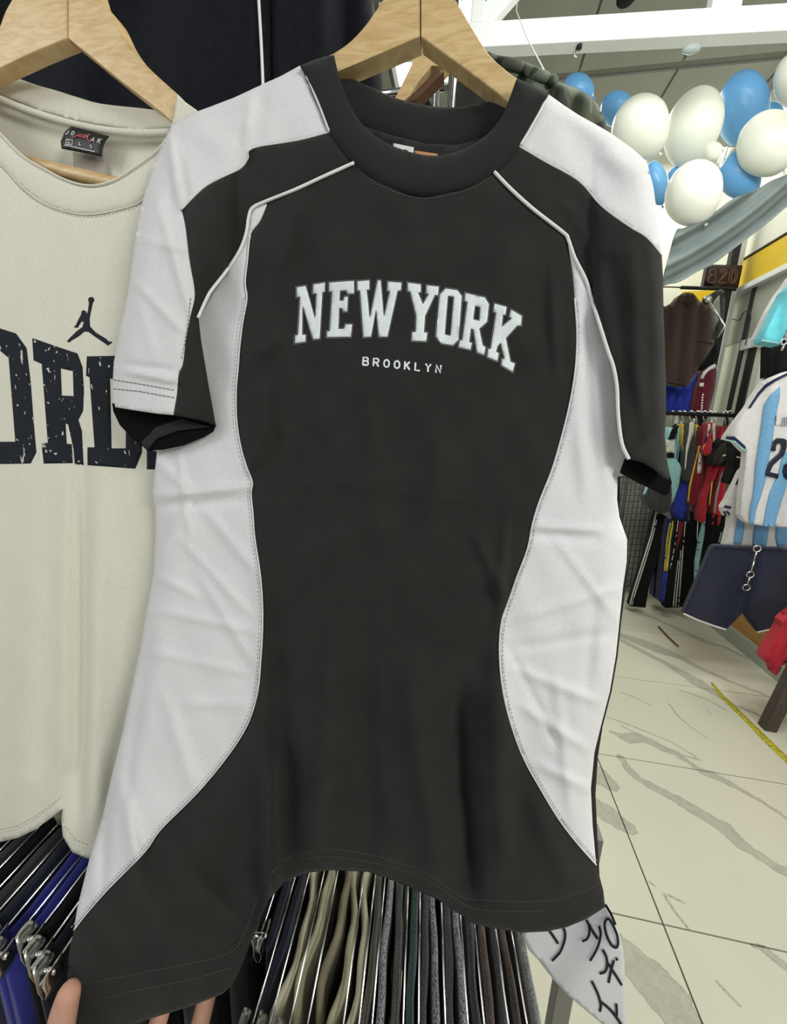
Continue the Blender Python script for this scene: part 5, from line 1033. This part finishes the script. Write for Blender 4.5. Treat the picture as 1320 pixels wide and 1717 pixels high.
def clip_hanger(x717, z, y_near, length, label, clips=True, clip_s=0.02):
    p = Vector(PZ(x717, 1717, z)); p = p + BD * ((y_near - p.y) / BD.y); q = p + BD * length; mid = p + BD * ((.455 - p.y) / BD.y)
    root = thing('clip_hanger', label, 'hanger', p, 'chrome clip hangers on the trouser rack')
    MB().tube([p, q], 0.0012, 8).build('bar', M['chrome'], root, True)
    MB().tube([mid, mid + Vector((0, 0, .05)), mid + Vector((0, 0, .09)), mid + SIDE * .012 + Vector((0, 0, .118)), mid + SIDE * .030 + Vector((0, 0, .118)), mid + SIDE * .038 + Vector((0, 0, .10))], 0.0018, 6).build('hook', M['chrome'], root, True)
    if clips:
        for s in (clip_s, length - clip_s): clip(p + BD * s + Vector((0, 0, -0.002)), root)
    return root
rowd = [(-310, 'black'), (-272, 'charcoal'), (-232, 'black'), (-190, 'charcoal'), (-148, 'navy'), (-106, 'royal'), (-72, 'royal'), (-38, 'black'), (2, 'navy'), (44, 'black'), (86, 'charcoal'), (128, 'navy'), (170, 'black'), (212, 'charcoal'), (254, 'navy'), (296, 'black'), (336, 'charcoal'),
        (372, 'black'), (408, 'navy'), (436, 'navy'), (466, 'beige'), (494, 'khaki'), (536, 'taupe'), (562, 'khaki'), (588, 'beige'), (612, 'olive'), (636, 'melange'), (660, 'green'), (690, 'teal'), (712, 'dark_knit'), (730, 'melange'), (758, 'dark_knit'), (778, 'melange'), (802, 'dark_knit'), (824, 'brown'), (848, 'dark_knit'), (868, 'brown'), (900, 'light')]
zb = 0.66
ORD = ['first', 'second', 'third', 'fourth', 'fifth', 'sixth', 'seventh', 'eighth']
tot = {}; order = {}
for x, kd_ in rowd: tot[kd_] = tot.get(kd_, 0) + 1
for k, (x, kd_) in enumerate(rowd):
    order[kd_] = order.get(kd_, 0) + 1
    left = x < 380
    wid = 0.020 if left else 0.0115
    yn = 0.272 if x < 30 else (0.345 if x < 425 else 0.262)
    where = 'under the cream shirt' if x < 120 else ('behind the held shirt corner' if left else 'below the front shirt hem')
    lab_ = '%s trousers %s' % (NMS[kd_], where) if tot[kd_] == 1 else '%s trousers %s, %s of its colour' % (NMS[kd_], where, ORD[order[kd_] - 1])
    wav = 0.005 if kd_ in ('beige', 'khaki', 'taupe') else (0.0015 if KN[kd_][1] else 0.0018)
    trouser(x, kd_, zb - 0.003 - 0.006 * random.random(), yn + 0.01 * random.random(), 0.66 - yn, wid, wav, lab_)
hx = [-292, -252, -212, -168, -124, -89, -54, -16, 22, 65, 107, 149, 191, 233, 275, 316, 354, 389, 424, 453, 486, 516, 576, 602, 624, 676, 702, 747, 785, 812, 853, 884]
seen = {}
for k, x in enumerate(hx):
    ls = [n for xx, n in rowd if xx < x]; rs = [n for xx, n in rowd if xx >= x]; ln_ = NMS[ls[-1]] if ls else 'outermost'; rn_ = NMS[rs[0]] if rs else 'outermost'
    lab_ = 'chrome clip hanger between %s and %s trousers' % (ln_, rn_); n_ = seen.get(lab_, 0); seen[lab_] = n_ + 1
    if n_: lab_ += ', %s such pair' % ORD[n_]
    yn = 0.280 - 0.010 * (k % 3) if x < 30 else (0.34 if x < 400 else 0.262)
    r_ = clip_hanger(x, zb + 0.008, yn, 0.655 - yn, lab_, clips=True, clip_s=0.012)
tr = thing('trouser_rack', 'grey steel trouser rack with square leg below the paper sign', 'rack', (0.12, 0.5, 0))
MB().tube([Vector((-1.1, .455, .782)), Vector((0.14, .455, .782))], 0.010, 12).build('rail', M['chrome'], tr, True)
lg = Vector(PY(946, 1650, .47)); lg2 = Vector(PY(938, 1717, .47))
MB().box((lg.x - .012, .46, 0), (lg.x + .012, .484, .80)).build('leg', mat('grey_steel', (0.22, 0.22, 0.21), 0.4, 0.5), tr, bevel=0.001)
MB().bar(Vector((0.14, .455, .782)), Vector((lg.x, .47, .79)), 0.012, 0.012).build('bracket', M['steel'], tr)

# paper price sheet
pp_ = [(872, 1540), (878, 1564), (885, 1590), (903, 1610), (930, 1645), (960, 1675), (1010, 1717), (1050, 1750), (1049, 1700), (1048, 1640), (1045, 1590), (1032, 1550), (1018, 1520), (1005, 1500), (950, 1500)]
def pd_(px, py): return 0.405 + 0.004 * np.sin(px / 30. + py / 40.) - 0.0001 * (px - 950)
ps = thing('price_sheet', 'white paper sheet with handwritten dark marks hanging below the shirt hem', 'paper', Vector(PY(980, 1600, .4)))
sheet('paper', spline(pp_, 2, True), pd_, M['paper'], ps, 7, 0.0005)
c7 = crop(720, 1417, 3.3)
hw = [[(665, 475), (690, 510), (712, 545)], [(745, 462), (752, 490), (748, 530), (728, 585), (705, 615), (680, 640)], [(870, 415), (885, 450), (885, 490), (872, 520), (848, 532)], [(885, 440), (905, 480), (932, 520)], [(940, 450), (948, 490), (940, 540), (920, 590), (890, 640)],
      [(985, 408), (972, 425), (972, 460), (985, 510), (1010, 555), (1035, 568), (1045, 545), (1040, 500), (1020, 450), (1000, 415), (985, 408)], [(975, 330), (1005, 380), (1030, 440)], [(960, 580), (980, 620), (985, 660), (975, 700), (945, 712)], [(985, 650), (1025, 710), (1065, 775)], [(1022, 640), (1008, 690), (993, 762)], [(1036, 626), (1040, 638)],
      [(900, 755), (925, 805), (942, 850), (950, 890), (945, 922)], [(950, 868), (1000, 910), (1040, 960), (1065, 1000)], [(1035, 880), (1038, 930), (1036, 945)]]
strokes_mesh('handwriting', [spline(c7(L), 4) for L in hw], 4.2, pd_, -0.0012, M['ink'], ps)

# ---------------------------------------------------------------- the hand holding the hem
def P3(px, py, y): return Vector(PY(px, py, y))
wrist = P3(250, 2500, .20)
verts = [wrist, P3(235, 2250, .225), P3(215, 2020, .25)]            # forearm end, wrist, palm centre
rad = [.028, .027, .026]; edges = [(0, 1), (1, 2)]
def chain(start, pts, rr):
    prev = start
    for p, r in zip(pts, rr):
        verts.append(p); rad.append(r); edges.append((prev, len(verts) - 1)); prev = len(verts) - 1
chain(1, [P3(135, 2010, .235), P3(92, 1850, .236), P3(96, 1760, .243), P3(107, 1695, .248), P3(119, 1652, .250)], [.019, .017, .0155, .0142, .0112])
chain(2, [P3(190, 1890, .275), P3(222, 1800, .290), P3(258, 1738, .302), P3(278, 1670, .304), P3(290, 1610, .304)], [.014, .0125, .0122, .0115, .009])
chain(2, [P3(255, 1900, .275), P3(296, 1800, .298), P3(334, 1724, .310), P3(350, 1660, .312), P3(355, 1610, .310)], [.014, .0125, .0122, .0115, .009])
chain(2, [P3(300, 1930, .268), P3(345, 1850, .29), P3(385, 1800, .302), P3(410, 1765, .305), P3(425, 1740, .30)], [.013, .0094, .0084, .0078, .0066])
chain(2, [P3(345, 1985, .255), P3(385, 1920, .27), P3(420, 1885, .28), P3(440, 1860, .282), P3(452, 1845, .28)], [.012, .0084, .0074, .0068, .0058])
me = bpy.data.meshes.new('hand'); me.from_pydata([tuple(v) for v in verts], edges, []); me.update()
hd = bpy.data.objects.new('hand_skin', me); C.objects.link(hd); me.materials.append(M['skin'])
sk = hd.modifiers.new('skin', 'SKIN'); sk.use_smooth_shade = True
for i, v in enumerate(me.skin_vertices[0].data): v.radius = (rad[i], rad[i]); v.use_root = (i == 0)
sb = hd.modifiers.new('sub', 'SUBSURF'); sb.levels = 2; sb.render_levels = 2
bpy.context.view_layer.update(); dg = bpy.context.evaluated_depsgraph_get(); me2 = bpy.data.meshes.new_from_object(hd.evaluated_get(dg)); bpy.data.objects.remove(hd)
pe = thing('person', 'bare left hand reaching in at the bottom left, pinching the shirt hem', 'person', wrist)
link('hand', me2, M['skin'], pe)
